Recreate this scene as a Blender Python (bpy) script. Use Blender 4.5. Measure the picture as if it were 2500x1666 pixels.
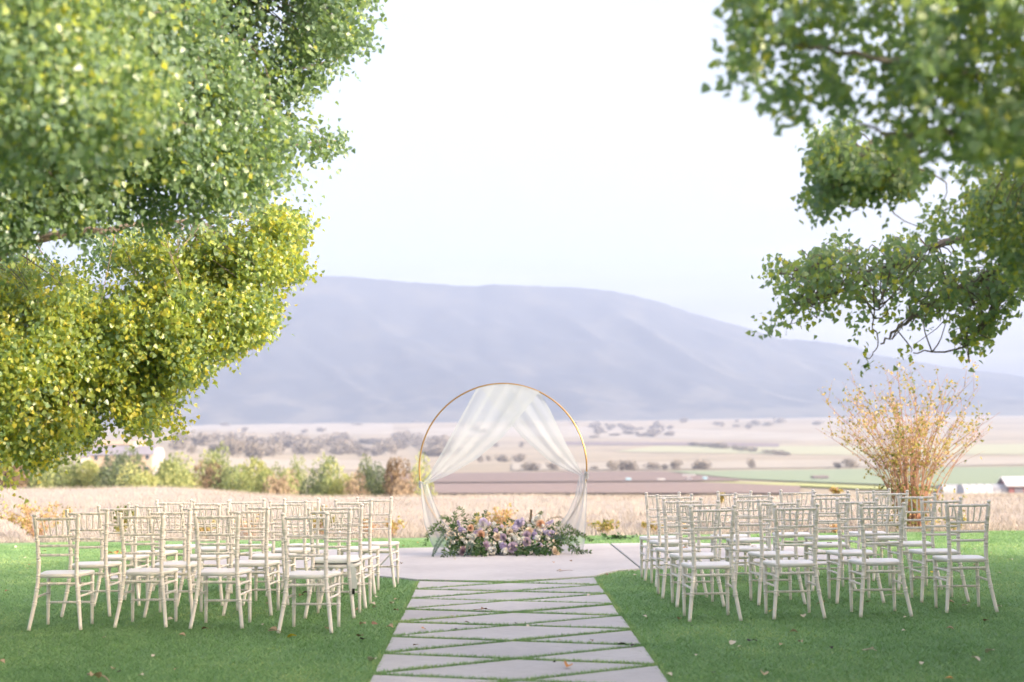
import bpy, math, random
import numpy as np
from mathutils import Vector, Matrix

# ------------------------------------------------------------------ scene, camera, sky, sun, exposure
for o in list(bpy.data.objects):
    bpy.data.objects.remove(o)
scene = bpy.context.scene
COL = scene.collection
random.seed(7)
rng = np.random.default_rng(11)
F, CX, CY, HC = 3472.0, 1250.0, 833.0, 1.40          # focal length in photo pixels, photo centre, eye height
PITCH, ROLL = math.atan(262 / 3472), 0.0121
CP, SP = math.cos(PITCH), math.sin(PITCH)
CR, SR = math.cos(ROLL), math.sin(ROLL)
R0, U0, FW = np.array([1., 0, 0]), np.array([0, -SP, CP]), np.array([0, CP, SP])
RIGHT, UP = CR * R0 - SR * U0, SR * R0 + CR * U0

cam = bpy.data.cameras.new('camera')
cam.lens, cam.sensor_width = 50.0, 36.0
cam.clip_start, cam.clip_end = 0.1, 60000
cam.dof.use_dof = True
cam.dof.focus_distance = 13.5
cam.dof.aperture_fstop = 1.6
camo = bpy.data.objects.new('camera', cam)
COL.objects.link(camo)
camo.matrix_world = Matrix(((RIGHT[0], UP[0], -FW[0], 0), (RIGHT[1], UP[1], -FW[1], 0),
                            (RIGHT[2], UP[2], -FW[2], HC), (0, 0, 0, 1)))
scene.camera = camo

SUN_EL, SUN_ROT = math.radians(16.5), math.radians(113)
world = bpy.data.worlds.new('World')
scene.world = world
world.use_nodes = True
wn, wl = world.node_tree.nodes, world.node_tree.links
wn.clear()
sky = wn.new('ShaderNodeTexSky')
sky.sky_type = 'NISHITA'
sky.sun_disc = False
sky.sun_elevation, sky.sun_rotation = SUN_EL, SUN_ROT
sky.air_density, sky.dust_density, sky.ozone_density = 0.85, 10.0, 0.0
tc = wn.new('ShaderNodeTexCoord')
mp = wn.new('ShaderNodeMapping')
mp.inputs['Scale'].default_value = (1.3, 1.3, 13.0)
nz = wn.new('ShaderNodeTexNoise')
nz.inputs['Scale'].default_value = 1.7
nz.inputs['Detail'].default_value = 5
rp = wn.new('ShaderNodeValToRGB')
rp.color_ramp.elements[0].position, rp.color_ramp.elements[1].position = 0.50, 0.72
rp.color_ramp.elements[0].color = (.28, .28, .28, 1)
rp.color_ramp.elements[1].color = (.75, .75, .75, 1)
mx = wn.new('ShaderNodeMixRGB')
mx.inputs[2].default_value = (1.62, 1.55, 1.56, 1)       # a thin high veil of cloud with whiter streaks
bg = wn.new('ShaderNodeBackground')
bg.inputs['Strength'].default_value = 0.15
wo = wn.new('ShaderNodeOutputWorld')
wl.new(tc.outputs['Generated'], mp.inputs['Vector'])
wl.new(mp.outputs[0], nz.inputs['Vector'])
wl.new(nz.outputs['Fac'], rp.inputs[0])
wl.new(rp.outputs[0], mx.inputs[0])
wl.new(sky.outputs[0], mx.inputs[1])
wl.new(mx.outputs[0], bg.inputs['Color'])
wl.new(bg.outputs[0], wo.inputs['Surface'])

sl = bpy.data.lights.new('sun', 'SUN')
sl.energy, sl.angle, sl.color = 2.5, math.radians(0.6), (1.0, 0.89, 0.76)
so = bpy.data.objects.new('sun', sl)
COL.objects.link(so)
TO_SUN = Vector((math.sin(SUN_ROT) * math.cos(SUN_EL), math.cos(SUN_ROT) * math.cos(SUN_EL), math.sin(SUN_EL)))
so.rotation_euler = TO_SUN.to_track_quat('Z', 'Y').to_euler()
so.location = (20, -8, 20)

scene.view_settings.view_transform = 'Standard'
scene.view_settings.look = 'None'
scene.view_settings.gamma = 1
scene.view_settings.use_curve_mapping = False
scene.view_settings.exposure = 2.47
scene.cycles.use_denoising = True
scene.cycles.max_bounces = 8
scene.cycles.transparent_max_bounces = 24
scene.cycles.volume_bounces = 1

# ------------------------------------------------------------------ helpers
def unroll(px, py):
    dx, dy = px - CX, CY - py
    return dx * CR + dy * SR, -dx * SR + dy * CR

def ray(px, py):
    dx, dy = px - CX, CY - py
    return (dx * RIGHT + dy * UP + F * FW)

def at(px, py, D):
    d = ray(px, py)
    t = D / d[1]
    return np.array([d[0] * t, D, HC + d[2] * t])

def ground(px, py, z=0.0):
    d = ray(px, py)
    t = (z - HC) / d[2]
    return np.array([d[0] * t, d[1] * t, z])

def tag(o, label=None, cat=None, group=None, kind=None):
    if label: o['label'] = label
    if cat: o['category'] = cat
    if group: o['group'] = group
    if kind: o['kind'] = kind
    return o

def link(o, parent=None):
    COL.objects.link(o)
    if parent is not None:
        o.parent = parent
    return o

def empty(name, loc=(0, 0, 0), rz=0.0, parent=None):
    o = bpy.data.objects.new(name, None)
    o.location = loc
    o.rotation_euler = (0, 0, rz)
    o.empty_display_size = 0.1
    return link(o, parent)

def mesh_obj(name, verts, faces, mat, parent=None, smooth=False, loc=None, mats=None):
    me = bpy.data.meshes.new(name)
    me.from_pydata([tuple(v) for v in verts], [], [tuple(f) for f in faces])
    for m in (mats or [mat]):
        me.materials.append(m)
    if smooth:
        me.polygons.foreach_set('use_smooth', [True] * len(me.polygons))
    me.update()
    o = bpy.data.objects.new(name, me)
    if loc is not None:
        o.location = loc
    return link(o, parent)

def np_mesh(name, V, Fq, mat, attrs=None, smooth=False):
    """fast mesh from arrays: V (n,3), Fq (m,k) all faces of k corners; attrs: per-face float attributes"""
    me = bpy.data.meshes.new(name)
    V = np.asarray(V, dtype=np.float32)
    Fq = np.asarray(Fq, dtype=np.int32)
    m, k = Fq.shape
    me.vertices.add(len(V))
    me.vertices.foreach_set('co', V.ravel())
    me.loops.add(m * k)
    me.loops.foreach_set('vertex_index', Fq.ravel())
    me.polygons.add(m)
    me.polygons.foreach_set('loop_start', np.arange(0, m * k, k, dtype=np.int32))
    me.polygons.foreach_set('loop_total', np.full(m, k, dtype=np.int32))
    if smooth:
        me.polygons.foreach_set('use_smooth', np.ones(m, dtype=bool))
    me.update(calc_edges=True)
    for nme, arr in (attrs or {}).items():
        a = me.attributes.new(nme, 'FLOAT', 'FACE')
        a.data.foreach_set('value', np.asarray(arr, dtype=np.float32))
    me.materials.append(mat)
    return me

class MB:
    def __init__(self):
        self.v, self.f = [], []
    def add(self, V, Fc):
        n = len(self.v)
        self.v += [tuple(p) for p in V]
        self.f += [tuple(i + n for i in f) for f in Fc]
        return self
    def box(self, lo, hi):
        x0, y0, z0 = lo; x1, y1, z1 = hi
        V = [(x0,y0,z0),(x1,y0,z0),(x1,y1,z0),(x0,y1,z0),(x0,y0,z1),(x1,y0,z1),(x1,y1,z1),(x0,y1,z1)]
        return self.add(V, [(0,3,2,1),(4,5,6,7),(0,1,5,4),(1,2,6,5),(2,3,7,6),(3,0,4,7)])
    def tube(self, pts, radii, sides=8, closed=False):
        pts = [Vector(p) for p in pts]
        n = len(pts)
        if not hasattr(radii, '__len__'):
            radii = [radii] * n
        V, Fc = [], []
        up = None
        for i, p in enumerate(pts):
            if closed:
                t = (pts[(i + 1) % n] - pts[i - 1])
            else:
                t = pts[min(i + 1, n - 1)] - pts[max(i - 1, 0)]
            t = t.normalized() if t.length > 1e-9 else Vector((0, 0, 1))
            if up is None:
                up = Vector((1, 0, 0)) if abs(t.x) < .8 else Vector((0, 1, 0))
            a = (up - t * up.dot(t)).normalized()
            up = a
            b = t.cross(a)
            for k in range(sides):
                th = 2 * math.pi * k / sides
                V.append(p + (a * math.cos(th) + b * math.sin(th)) * radii[i])
        m = n if closed else n - 1
        for i in range(m):
            j = (i + 1) % n
            for k in range(sides):
                l = (k + 1) % sides
                Fc.append((i*sides+k, i*sides+l, j*sides+l, j*sides+k))
        if not closed:
            Fc.append(tuple(range(sides))[::-1])
            Fc.append(tuple((n-1)*sides + k for k in range(sides)))
        return self.add(V, Fc)
    def build(self, name, mat, parent=None, smooth=True, loc=None):
        return mesh_obj(name, self.v, self.f, mat, parent, smooth, loc)

def prism(poly, z0, z1, bev=0.0):
    """poly: list of (x,y) counter-clockwise; slab with an optional small bevel on the top edge"""
    n = len(poly)
    cx = sum(p[0] for p in poly) / n; cy = sum(p[1] for p in poly) / n
    V = [(x, y, z0) for x, y in poly] + [(x, y, z1 - bev) for x, y in poly]
    Fc = [tuple(range(n))[::-1]]
    for i in range(n):
        j = (i + 1) % n
        Fc.append((i, j, n + j, n + i))
    if bev > 0:
        ins = inset(poly, bev)
        V += [(x, y, z1) for x, y in ins]
        for i in range(n):
            j = (i + 1) % n
            Fc.append((n + i, n + j, 2*n + j, 2*n + i))
        Fc.append(tuple(2*n + i for i in range(n)))
    else:
        Fc.append(tuple(n + i for i in range(n)))
    return V, Fc

def ccw(poly):
    a = sum(poly[i][0]*poly[(i+1) % len(poly)][1] - poly[(i+1) % len(poly)][0]*poly[i][1] for i in range(len(poly)))
    return list(poly) if a > 0 else list(poly)[::-1]

def inset(poly, d):
    n, out = len(poly), []
    for i in range(n):
        p0, p1, p2 = (np.array(poly[k % n], float) for k in (i - 1, i, i + 1))
        e1 = (p1 - p0) / np.linalg.norm(p1 - p0); e2 = (p2 - p1) / np.linalg.norm(p2 - p1)
        n1 = np.array([-e1[1], e1[0]]); n2 = np.array([-e2[1], e2[0]])
        b = n1 + n2
        b = b / max(np.linalg.norm(b), 1e-6)
        s = d / max(b.dot(n1), 0.12)
        out.append(tuple(p1 + b * s))
    return out

def inside(P, poly):
    x, y = P[:, 0], P[:, 1]
    r = np.zeros(len(P), bool)
    n = len(poly)
    for i in range(n):
        x0, y0 = poly[i]; x1, y1 = poly[(i + 1) % n]
        c = ((y0 > y) != (y1 > y)) & (x < (x1 - x0) * (y - y0) / ((y1 - y0) if y1 != y0 else 1e-9) + x0)
        r ^= c
    return r

def edge_dist(P, poly):
    d = np.full(len(P), 1e9)
    n = len(poly)
    for i in range(n):
        a = np.array(poly[i], float); b = np.array(poly[(i + 1) % n], float)
        ab = b - a
        t = np.clip(((P - a) @ ab) / max(ab @ ab, 1e-9), 0, 1)
        d = np.minimum(d, np.linalg.norm(P - (a + t[:, None] * ab), axis=1))
    return d

def vnoise(x, y, seed=0):
    xi, yi = np.floor(x).astype(int), np.floor(y).astype(int)
    fx, fy = x - xi, y - yi
    fx, fy = fx*fx*(3-2*fx), fy*fy*(3-2*fy)
    def h(a, b):
        q = (a * 374761393 + b * 668265263 + seed * 982451653) & 0xffffffff
        q = ((q ^ (q >> 13)) * 1274126177) & 0xffffffff
        return ((q ^ (q >> 16)) & 0xffff) / 65535.0
    return (h(xi,yi)*(1-fx)+h(xi+1,yi)*fx)*(1-fy) + (h(xi,yi+1)*(1-fx)+h(xi+1,yi+1)*fx)*fy

def fbm(x, y, seed=0, oct=4):
    s, a = 0, 1.0
    for k in range(oct):
        s = s + a * (vnoise(x * 2**k, y * 2**k, seed + k) - .5)
        a *= .5
    return s

# ------------------------------------------------------------------ materials
def mat(name, col, rough=0.7, spec=0.3, noise=None, bump=None, metal=0.0):
    """noise: (scale, colour2, low, high); bump: (scale, strength, distance)"""
    m = bpy.data.materials.new(name)
    m.use_nodes = True
    n, l = m.node_tree.nodes, m.node_tree.links
    p = n['Principled BSDF']
    p.inputs['Base Color'].default_value = (*col, 1)
    p.inputs['Roughness'].default_value = rough
    p.inputs['Specular IOR Level'].default_value = spec
    p.inputs['Metallic'].default_value = metal
    if noise or bump:
        t = n.new('ShaderNodeTexCoord')
    if noise:
        z = n.new('ShaderNodeTexNoise')
        z.inputs['Scale'].default_value = noise[0]
        z.inputs['Detail'].default_value = 6
        r = n.new('ShaderNodeValToRGB')
        r.color_ramp.elements[0].position, r.color_ramp.elements[1].position = noise[2], noise[3]
        r.color_ramp.elements[0].color = (*col, 1)
        r.color_ramp.elements[1].color = (*noise[1], 1)
        l.new(t.outputs['Object'], z.inputs['Vector'])
        l.new(z.outputs['Fac'], r.inputs[0])
        l.new(r.outputs[0], p.inputs['Base Color'])
    if bump:
        z2 = n.new('ShaderNodeTexNoise')
        z2.inputs['Scale'].default_value = bump[0]
        z2.inputs['Detail'].default_value = 5
        b = n.new('ShaderNodeBump')
        b.inputs['Strength'].default_value = bump[1]
        b.inputs['Distance'].default_value = bump[2]
        l.new(t.outputs['Object'], z2.inputs['Vector'])
        l.new(z2.outputs['Fac'], b.inputs['Height'])
        l.new(b.outputs[0], p.inputs['Normal'])
    return m

def leaf_mat(name, stops, trans, tmix=0.4, rough=0.42, spec=0.4):
    """stops: colours for tint 0..1; trans: multiplier colours of the transmitted light"""
    m = bpy.data.materials.new(name)
    m.use_nodes = True
    n, l = m.node_tree.nodes, m.node_tree.links
    p = n['Principled BSDF']
    out = n['Material Output']
    a = n.new('ShaderNodeAttribute'); a.attribute_name = 'tint'
    r = n.new('ShaderNodeValToRGB')
    e = r.color_ramp.elements
    e[0].position, e[1].position = stops[0][0], stops[-1][0]
    e[0].color, e[1].color = (*stops[0][1], 1), (*stops[-1][1], 1)
    for s in stops[1:-1]:
        k = e.new(s[0]); k.color = (*s[1], 1)
    l.new(a.outputs['Fac'], r.inputs[0])
    l.new(r.outputs[0], p.inputs['Base Color'])
    p.inputs['Roughness'].default_value = rough
    p.inputs['Specular IOR Level'].default_value = spec
    tr = n.new('ShaderNodeBsdfTranslucent')
    mu = n.new('ShaderNodeMixRGB'); mu.blend_type = 'MULTIPLY'; mu.inputs[0].default_value = 1
    mu.inputs[2].default_value = (*trans, 1)
    l.new(r.outputs[0], mu.inputs[1])
    l.new(mu.outputs[0], tr.inputs['Color'])
    mi = n.new('ShaderNodeMixShader'); mi.inputs[0].default_value = tmix
    l.new(p.outputs[0], mi.inputs[1]); l.new(tr.outputs[0], mi.inputs[2])
    l.new(mi.outputs[0], out.inputs['Surface'])
    return m

M = {}
M['chair'] = mat('ivory_paint', (.85, .765, .705), .38, .45, (9, (.78, .70, .64), .45, .8), (60, .08, .002))
M['seat'] = mat('ivory_seat_paint', (.83, .77, .73), .36, .4, (5, (.77, .71, .67), .5, .85))
M['screw'] = mat('dark_screw', (.05, .045, .04), .4, .5, None, None, .8)
M['concrete'] = mat('paving_concrete', (.50, .47, .47), .85, .2, (1.6, (.42, .39, .39), .35, .75), (38, .25, .006))
def concrete():
    m = mat('paving_concrete', (.50, .47, .475), .85, .2)
    n, l = m.node_tree.nodes, m.node_tree.links
    p = n['Principled BSDF']
    t = n.new('ShaderNodeTexCoord'); oi = n.new('ShaderNodeObjectInfo')
    def noise(scale, mapscale, detail=6):
        g = n.new('ShaderNodeMapping'); g.inputs['Scale'].default_value = mapscale
        z = n.new('ShaderNodeTexNoise'); z.inputs['Scale'].default_value = scale; z.inputs['Detail'].default_value = detail
        l.new(t.outputs['Object'], g.inputs[0]); l.new(g.outputs[0], z.inputs[0])
        return z.outputs['Fac']
    def ramp(src, p0, p1, c0, c1):
        r = n.new('ShaderNodeValToRGB'); e = r.color_ramp.elements
        e[0].position, e[1].position = p0, p1; e[0].color, e[1].color = (*c0, 1), (*c1, 1)
        l.new(src, r.inputs[0]); return r.outputs[0]
    def mul(a, b_):
        x = n.new('ShaderNodeMixRGB'); x.blend_type = 'MULTIPLY'; x.inputs[0].default_value = 1
        l.new(a, x.inputs[1]); l.new(b_, x.inputs[2]); return x.outputs[0]
    base = ramp(noise(1.1, (1, 1, 1)), .35, .7, (.53, .50, .505), (.45, .42, .43))          # slow tone changes
    grain = ramp(noise(9, (1, 7, 1)), .38, .6, (.90, .90, .905), (1.03, 1.03, 1.03))           # broom marks
    spots = ramp(noise(26, (1, 1, 1), 3), .66, .74, (1, 1, 1), (.80, .77, .75))               # small stains
    slab = ramp(oi.outputs['Random'], 0, 1, (.92, .92, .93), (1.05, 1.04, 1.03))              # slab to slab
    l.new(mul(mul(base, grain), mul(spots, slab)), p.inputs['Base Color'])
    b_ = n.new('ShaderNodeBump'); b_.inputs['Strength'].default_value = .3; b_.inputs['Distance'].default_value = .004
    l.new(noise(16, (1, 6, 1)), b_.inputs['Height']); l.new(b_.outputs[0], p.inputs['Normal'])
    return m
M['concrete'] = concrete()
M['brick_edge'] = mat('turf_backing', (.035, .045, .03), .95, .1)
M['soil'] = mat('lawn_soil', (.18, .29, .14), .95, .05, (3, (.21, .32, .155), .35, .7))
M['dry'] = mat('dry_field', (.40, .35, .32), .95, .05, (.8, (.345, .31, .28), .35, .7), (14, .5, .05))
M['valley'] = mat('valley_grass', (.33, .285, .225), .95, .05, (.006, (.275, .24, .19), .42, .62))
M['gold'] = mat('brushed_gold', (.40, .235, .075), .35, .5, None, None, .85)
M['bark'] = mat('poplar_bark', (.27, .22, .19), .9, .1, (14, (.16, .125, .105), .4, .65), (26, .7, .02))
M['twig'] = mat('bush_stem', (.46, .26, .18), .8, .2, (20, (.30, .16, .11), .35, .7))
M['leaf'] = leaf_mat('poplar_leaf', [(0, (.15, .23, .185)), (.45, (.21, .30, .15)), (.75, (.37, .42, .085)), (1, (.56, .48, .08))],
                     (1.6, 1.6, .9), .48, .40, .9)
M['leaf_back'] = leaf_mat('valley_leaf', [(0, (.11, .14, .10)), (.5, (.24, .29, .13)), (1, (.38, .39, .17))], (1.3, 1.3, .8), .3, .7, .1)
M['brownleaf'] = leaf_mat('russet_leaf', [(0, (.15, .12, .09)), (1, (.30, .21, .13))], (1.2, 1.1, .8), .2, .8, .1)
M['dryleaf'] = leaf_mat('pale_scrub_leaf', [(0, (.22, .17, .12)), (1, (.42, .33, .24))], (1.2, 1.1, .8), .2, .8, .1)
M['bushleaf'] = leaf_mat('autumn_bush_leaf', [(0, (.10, .15, .04)), (.45, (.36, .33, .10)), (.75, (.48, .36, .19)), (1, (.56, .38, .29))],
                         (1.5, 1.3, .8), .4, .5, .3)
M['farwood'] = leaf_mat('far_tree_leaf', [(0, (.20, .18, .175)), (1, (.32, .285, .24))], (1, 1, .8), .15, .8, .05)
M['grass'] = leaf_mat('turf_blade', [(0, (.15, .275, .115)), (.6, (.25, .40, .18)), (1, (.44, .51, .23))], (1.3, 1.3, .8), .35, .45, .5)
M['drygrass'] = leaf_mat('dry_grass_blade', [(0, (.35, .30, .26)), (1, (.48, .43, .39))], (1, 1, .9), .3, .8, .1)
M['green'] = leaf_mat('florist_leaf', [(0, (.025, .06, .02)), (.55, (.06, .12, .03)), (1, (.15, .20, .10))], (1.5, 1.6, .8), .3, .42, .4)
M['eucal'] = leaf_mat('blue_grey_leaf', [(0, (.10, .15, .12)), (1, (.17, .23, .19))], (1, 1.1, 1), .25, .6, .3)

def petal(name, c, t=.3):
    return leaf_mat(name, [(0, tuple(x * .86 for x in c)), (1, c)], (1.0, .98, .95), t, .55, .2)
M['lav'] = petal('lavender_petal', (.66, .54, .66))
M['mauve'] = petal('mauve_petal', (.58, .42, .47))
M['peach'] = petal('peach_petal', (.86, .60, .42))
M['cream'] = petal('cream_petal', (.86, .74, .60))
M['white'] = petal('white_petal', (.86, .85, .80))
M['purple'] = petal('purple_petal', (.50, .42, .63))
M['lilac'] = petal('lilac_petal', (.70, .62, .78))

def cloth_mat():
    m = bpy.data.materials.new('sheer_chiffon')
    m.use_nodes = True
    n, l = m.node_tree.nodes, m.node_tree.links
    p = n['Principled BSDF']
    p.inputs['Base Color'].default_value = (.58, .61, .635, 1)
    p.inputs['Roughness'].default_value = .8
    tl = n.new('ShaderNodeBsdfTranslucent'); tl.inputs['Color'].default_value = (.58, .61, .635, 1)
    tp = n.new('ShaderNodeBsdfTransparent')
    a = n.new('ShaderNodeMixShader'); a.inputs[0].default_value = .45
    b = n.new('ShaderNodeMixShader')
    # the weave closes up when seen edge-on: facing weight drives how much shows through
    lw = n.new('ShaderNodeLayerWeight'); lw.inputs['Blend'].default_value = .35
    mr = n.new('ShaderNodeMapRange')
    mr.inputs['To Min'].default_value, mr.inputs['To Max'].default_value = .55, .40
    l.new(lw.outputs['Facing'], mr.inputs['Value'])
    l.new(mr.outputs[0], b.inputs[0])
    l.new(p.outputs[0], a.inputs[1]); l.new(tl.outputs[0], a.inputs[2])
    l.new(a.outputs[0], b.inputs[1]); l.new(tp.outputs[0], b.inputs[2])
    l.new(b.outputs[0], n['Material Output'].inputs['Surface'])
    return m
M['cloth'] = cloth_mat()

# ------------------------------------------------------------------ leaves
LEAF_T = np.array([[0, 0, 0], [-.46, .10, .07], [-.40, .42, .10], [0, 1.0, -.06], [.40, .42, .10], [.46, .10, .07]])   # deltoid
LANCE_T = np.array([[0, 0, 0], [-.13, .25, .03], [-.14, .55, .04], [0, 1.0, -.05], [.14, .55, .04], [.13, .25, .03]])   # lance-shaped
OVAL_T = np.array([[0, 0, 0], [-.26, .25, .05], [-.28, .65, .05], [0, 1.0, -.03], [.28, .65, .05], [.26, .25, .05]])
LF = np.array([[0, 3, 2, 1], [0, 5, 4, 3]])

def unit(v):
    return v / np.maximum(np.linalg.norm(v, axis=-1, keepdims=True), 1e-9)

def leaf_frames(dirs, nrm):
    d = unit(dirs)
    n = unit(nrm - (nrm * d).sum(1, keepdims=True) * d)
    return np.cross(d, n), d, n

def leaves_mesh(name, pos, dirs, nrm, size, tint, mat_, T=LEAF_T):
    s, d, n = leaf_frames(dirs, nrm)
    k = len(pos)
    V = (pos[:, None, :] + size[:, None, None] * (T[None, :, 0:1] * s[:, None, :] + T[None, :, 1:2] * d[:, None, :] + T[None, :, 2:3] * n[:, None, :]))
    Fq = (np.arange(k)[:, None, None] * 6 + LF[None]).reshape(-1, 4)
    return np_mesh(name, V.reshape(-1, 3), Fq, mat_, {'tint': np.repeat(tint, 2)})

def spray_leaves(centers, axes, n, length, spread, size, tint, droop=.7):
    """n leaves along each spray; returns pos, dir, normal, size, tint"""
    k = len(centers)
    t = rng.uniform(0, 1, (k, n, 1))
    ax = unit(axes)[:, None, :]
    off = rng.normal(0, 1, (k, n, 3)) * spread
    pos = centers[:, None, :] + ax * (t - .4) * length + off
    d = ax * .5 + rng.normal(0, .45, (k, 1, 3)) + rng.normal(0, .6, (k, n, 3))
    d[..., 2] -= droop
    nr = rng.normal(0, .75, (k, 1, 3)) + rng.normal(0, .75, (k, n, 3)); nr[..., 2] += .5
    sz = rng.uniform(.7, 1.15, (k, n)) * size
    ti = np.clip(tint[:, None] + rng.normal(0, .13, (k, n)) + rng.normal(0, .09, (k, 1)), 0, 1)
    ti = np.where(rng.uniform(0, 1, ti.shape) < .012, rng.uniform(.8, 1, ti.shape), ti)
    return [a.reshape(-1, a.shape[-1]) if a.ndim == 3 else a.ravel() for a in (pos, d, nr, sz, ti)]

def cat_arrays(L):
    return [np.concatenate([x[i] for x in L]) for i in range(len(L[0]))]

# ------------------------------------------------------------------ setting: ground
tdata = dict(
    D=np.array([22., 38, 44, 50, 58, 75, 110]),
    L=np.array([0., 0, 0, .05, .06, -1.6, -3.6]), C=np.array([0., 0, -.02, -.3, -.9, -2.6, -5.2]), R=np.array([0., -.03, -.22, -.75, -1.5, -3.2, -5.6]))
DD = np.array([200., 400, 700, 1000, 1500, 2500, 4000, 5300])
PL, PC, PR = np.array([1200., 1147, 1122, 1106, 1087, 1060, 1034, 1030]), np.array([1225., 1205, 1172, 1153, 1126, 1086, 1034, 1028]), np.array([1232., 1210, 1176, 1153, 1126, 1086, 1036, 1030])
zz = lambda P: HC + (1095 - P) / F * DD
TD = np.concatenate([tdata['D'], DD])
TZ = [np.concatenate([tdata[k], zz(p)]) for k, p in (('L', PL), ('C', PC), ('R', PR))]

def terr(x, y):
    x = np.asarray(x, float); y = np.asarray(y, float)
    u = x / np.maximum(y, 1) * F + CX
    zl, zc, zr = (np.interp(y, TD, z) for z in TZ)
    a = np.clip((u - 350) / 650, 0, 1); a = a*a*(3-2*a)
    b = np.clip((u - 1250) / 900, 0, 1)
    z = zl * (1 - a) + zc * a
    z = z * (1 - b) + zr * b
    w = np.clip((y - 120) / 800, 0, 1)
    return z + w * fbm(x / 420 + 7, y / 420, 5, 3) * 7 * np.clip((y - 900) / 2500, 0, 1)

def terr_at(px, py):
    dx, dy = unroll(px, py)
    u = dx / F
    ys = np.geomspace(100, 5200, 1600)
    scr = HC - terr(u * ys, ys)
    target = ((CY - dy) - 1095) / F
    ang = scr / ys
    # farthest distance at which the line of sight still lies above ground: first crossing going outwards
    k = np.where(ang <= target)[0]
    D = ys[k[0]] if len(k) else 5200.0
    return np.array([u * D, D, float(terr(u * D, D))])

def grid_mesh(name, xs_of, ys, m, zf, mat_):
    V, Fc = [], []
    n = m
    for y in ys:
        x = xs_of(y)
        z = zf(x, np.full_like(x, y))
        V.append(np.stack([x, np.full_like(x, y), z], 1))
    V = np.concatenate(V)
    r, c = len(ys), n
    idx = np.arange(r * c).reshape(r, c)
    Fq = np.stack([idx[:-1, :-1], idx[:-1, 1:], idx[1:, 1:], idx[1:, :-1]], -1).reshape(-1, 4)
    me = np_mesh(name, V, Fq, mat_, smooth=True)
    return link(bpy.data.objects.new(name, me))

ys = np.concatenate([np.linspace(100, 220, 12), np.geomspace(240, 5400, 76)])
o = grid_mesh('valley', lambda y: np.linspace(-.95, .95, 110) * y * 1.0, ys, 110, terr, M['valley'])
tag(o, kind='structure')
ys = np.concatenate([np.linspace(22.6, 60, 26), np.linspace(63, 101, 12)])
o = grid_mesh('dry_field', lambda y: np.linspace(-46, 46, 90) * max(1, y / 45), ys, 90,
              lambda x, y: terr(x, y) - .03 + .05 * fbm(x / 2.2, y / 2.2, 3, 3) * (y > 23.5), M['dry'])
tag(o, kind='structure')

def field_patch(name, top, bot, mat_, n=26, m=8, lift=.5):
    """a sown or ploughed field lying on the valley floor between two lines of the photograph"""
    V = []
    tx, ty = zip(*top); bx, by = zip(*bot)
    for j in range(m + 1):
        for i in range(n + 1):
            s = i / n
            xt, xb = tx[0] + (tx[-1] - tx[0]) * s, bx[0] + (bx[-1] - bx[0]) * s
            yt, yb = np.interp(xt, tx, ty), np.interp(xb, bx, by)
            q = j / m
            p = terr_at(xt * q + xb * (1 - q), yt * q + yb * (1 - q))
            V.append((p[0], p[1], p[2] + lift))
    Fc = [(j*(n+1)+i, j*(n+1)+i+1, (j+1)*(n+1)+i+1, (j+1)*(n+1)+i) for j in range(m) for i in range(n)]
    o = mesh_obj(name, V, Fc, mat_, None, True)
    return tag(o, kind='structure')

def furrow_mat(name, a, b, scale, rot):
    m = bpy.data.materials.new(name)
    m.use_nodes = True
    n, l = m.node_tree.nodes, m.node_tree.links
    p = n['Principled BSDF']; p.inputs['Roughness'].default_value = .95; p.inputs['Specular IOR Level'].default_value = .05
    t = n.new('ShaderNodeTexCoord'); g = n.new('ShaderNodeMapping'); w = n.new('ShaderNodeTexWave'); r = n.new('ShaderNodeValToRGB')
    g.inputs['Rotation'].default_value = (0, 0, rot)
    w.inputs['Scale'].default_value = scale; w.inputs['Distortion'].default_value = 1.2; w.inputs['Detail'].default_value = 2
    w.inputs['Detail Scale'].default_value = .6
    r.color_ramp.elements[0].color = (*a, 1); r.color_ramp.elements[1].color = (*b, 1)
    l.new(t.outputs['Object'], g.inputs[0]); l.new(g.outputs[0], w.inputs[0]); l.new(w.outputs['Fac'], r.inputs[0]); l.new(r.outputs[0], p.inputs['Base Color'])
    return m
plough = furrow_mat('ploughed_soil', (.20, .16, .152), (.235, .185, .175), .02, .5)
furrow = furrow_mat('furrowed_soil', (.19, .145, .14), (.29, .235, .22), .055, 1.05)
crop = furrow_mat('green_crop', (.22, .27, .19), (.25, .29, .21), .03, .9)
pale = mat('pale_stubble', (.36, .325, .285), .95, .05, (.01, (.32, .29, .25), .4, .6))
lilacf = mat('dark_fallow', (.20, .16, .17), .95, .05)
field_patch('ploughed_field', [(880, 1158), (1300, 1154), (1610, 1152), (1800, 1172)], [(880, 1181), (1430, 1178), (1700, 1176), (1800, 1177)], plough)
field_patch('furrowed_field', [(880, 1184), (1430, 1181), (1700, 1180), (1950, 1189)], [(880, 1208), (1400, 1208), (1800, 1209), (1950, 1209)], furrow)
field_patch('green_field', [(1625, 1152), (1950, 1149), (2300, 1143), (2620, 1140)], [(1815, 1172), (1950, 1178), (2300, 1192), (2620, 1196)], crop)
field_patch('pale_green_verge', [(1700, 1178), (1950, 1182), (2300, 1197)], [(1955, 1190), (2100, 1197), (2300, 1204)], mat('verge', (.36, .38, .18), .95, .05))
field_patch('fallow_strip', [(1380, 1080), (1650, 1080), (1900, 1084)], [(1380, 1087), (1650, 1088), (1900, 1093)], lilacf)
field_patch('stubble_field', [(1250, 1132), (1600, 1130), (2500, 1118)], [(1250, 1150), (1600, 1148), (2500, 1136)], pale)
field_patch('grey_green_pasture', [(1600, 1090), (2050, 1090), (2560, 1084)], [(1500, 1104), (2050, 1112), (2560, 1110)], mat('pasture', (.34, .34, .24), .95, .05))
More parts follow.
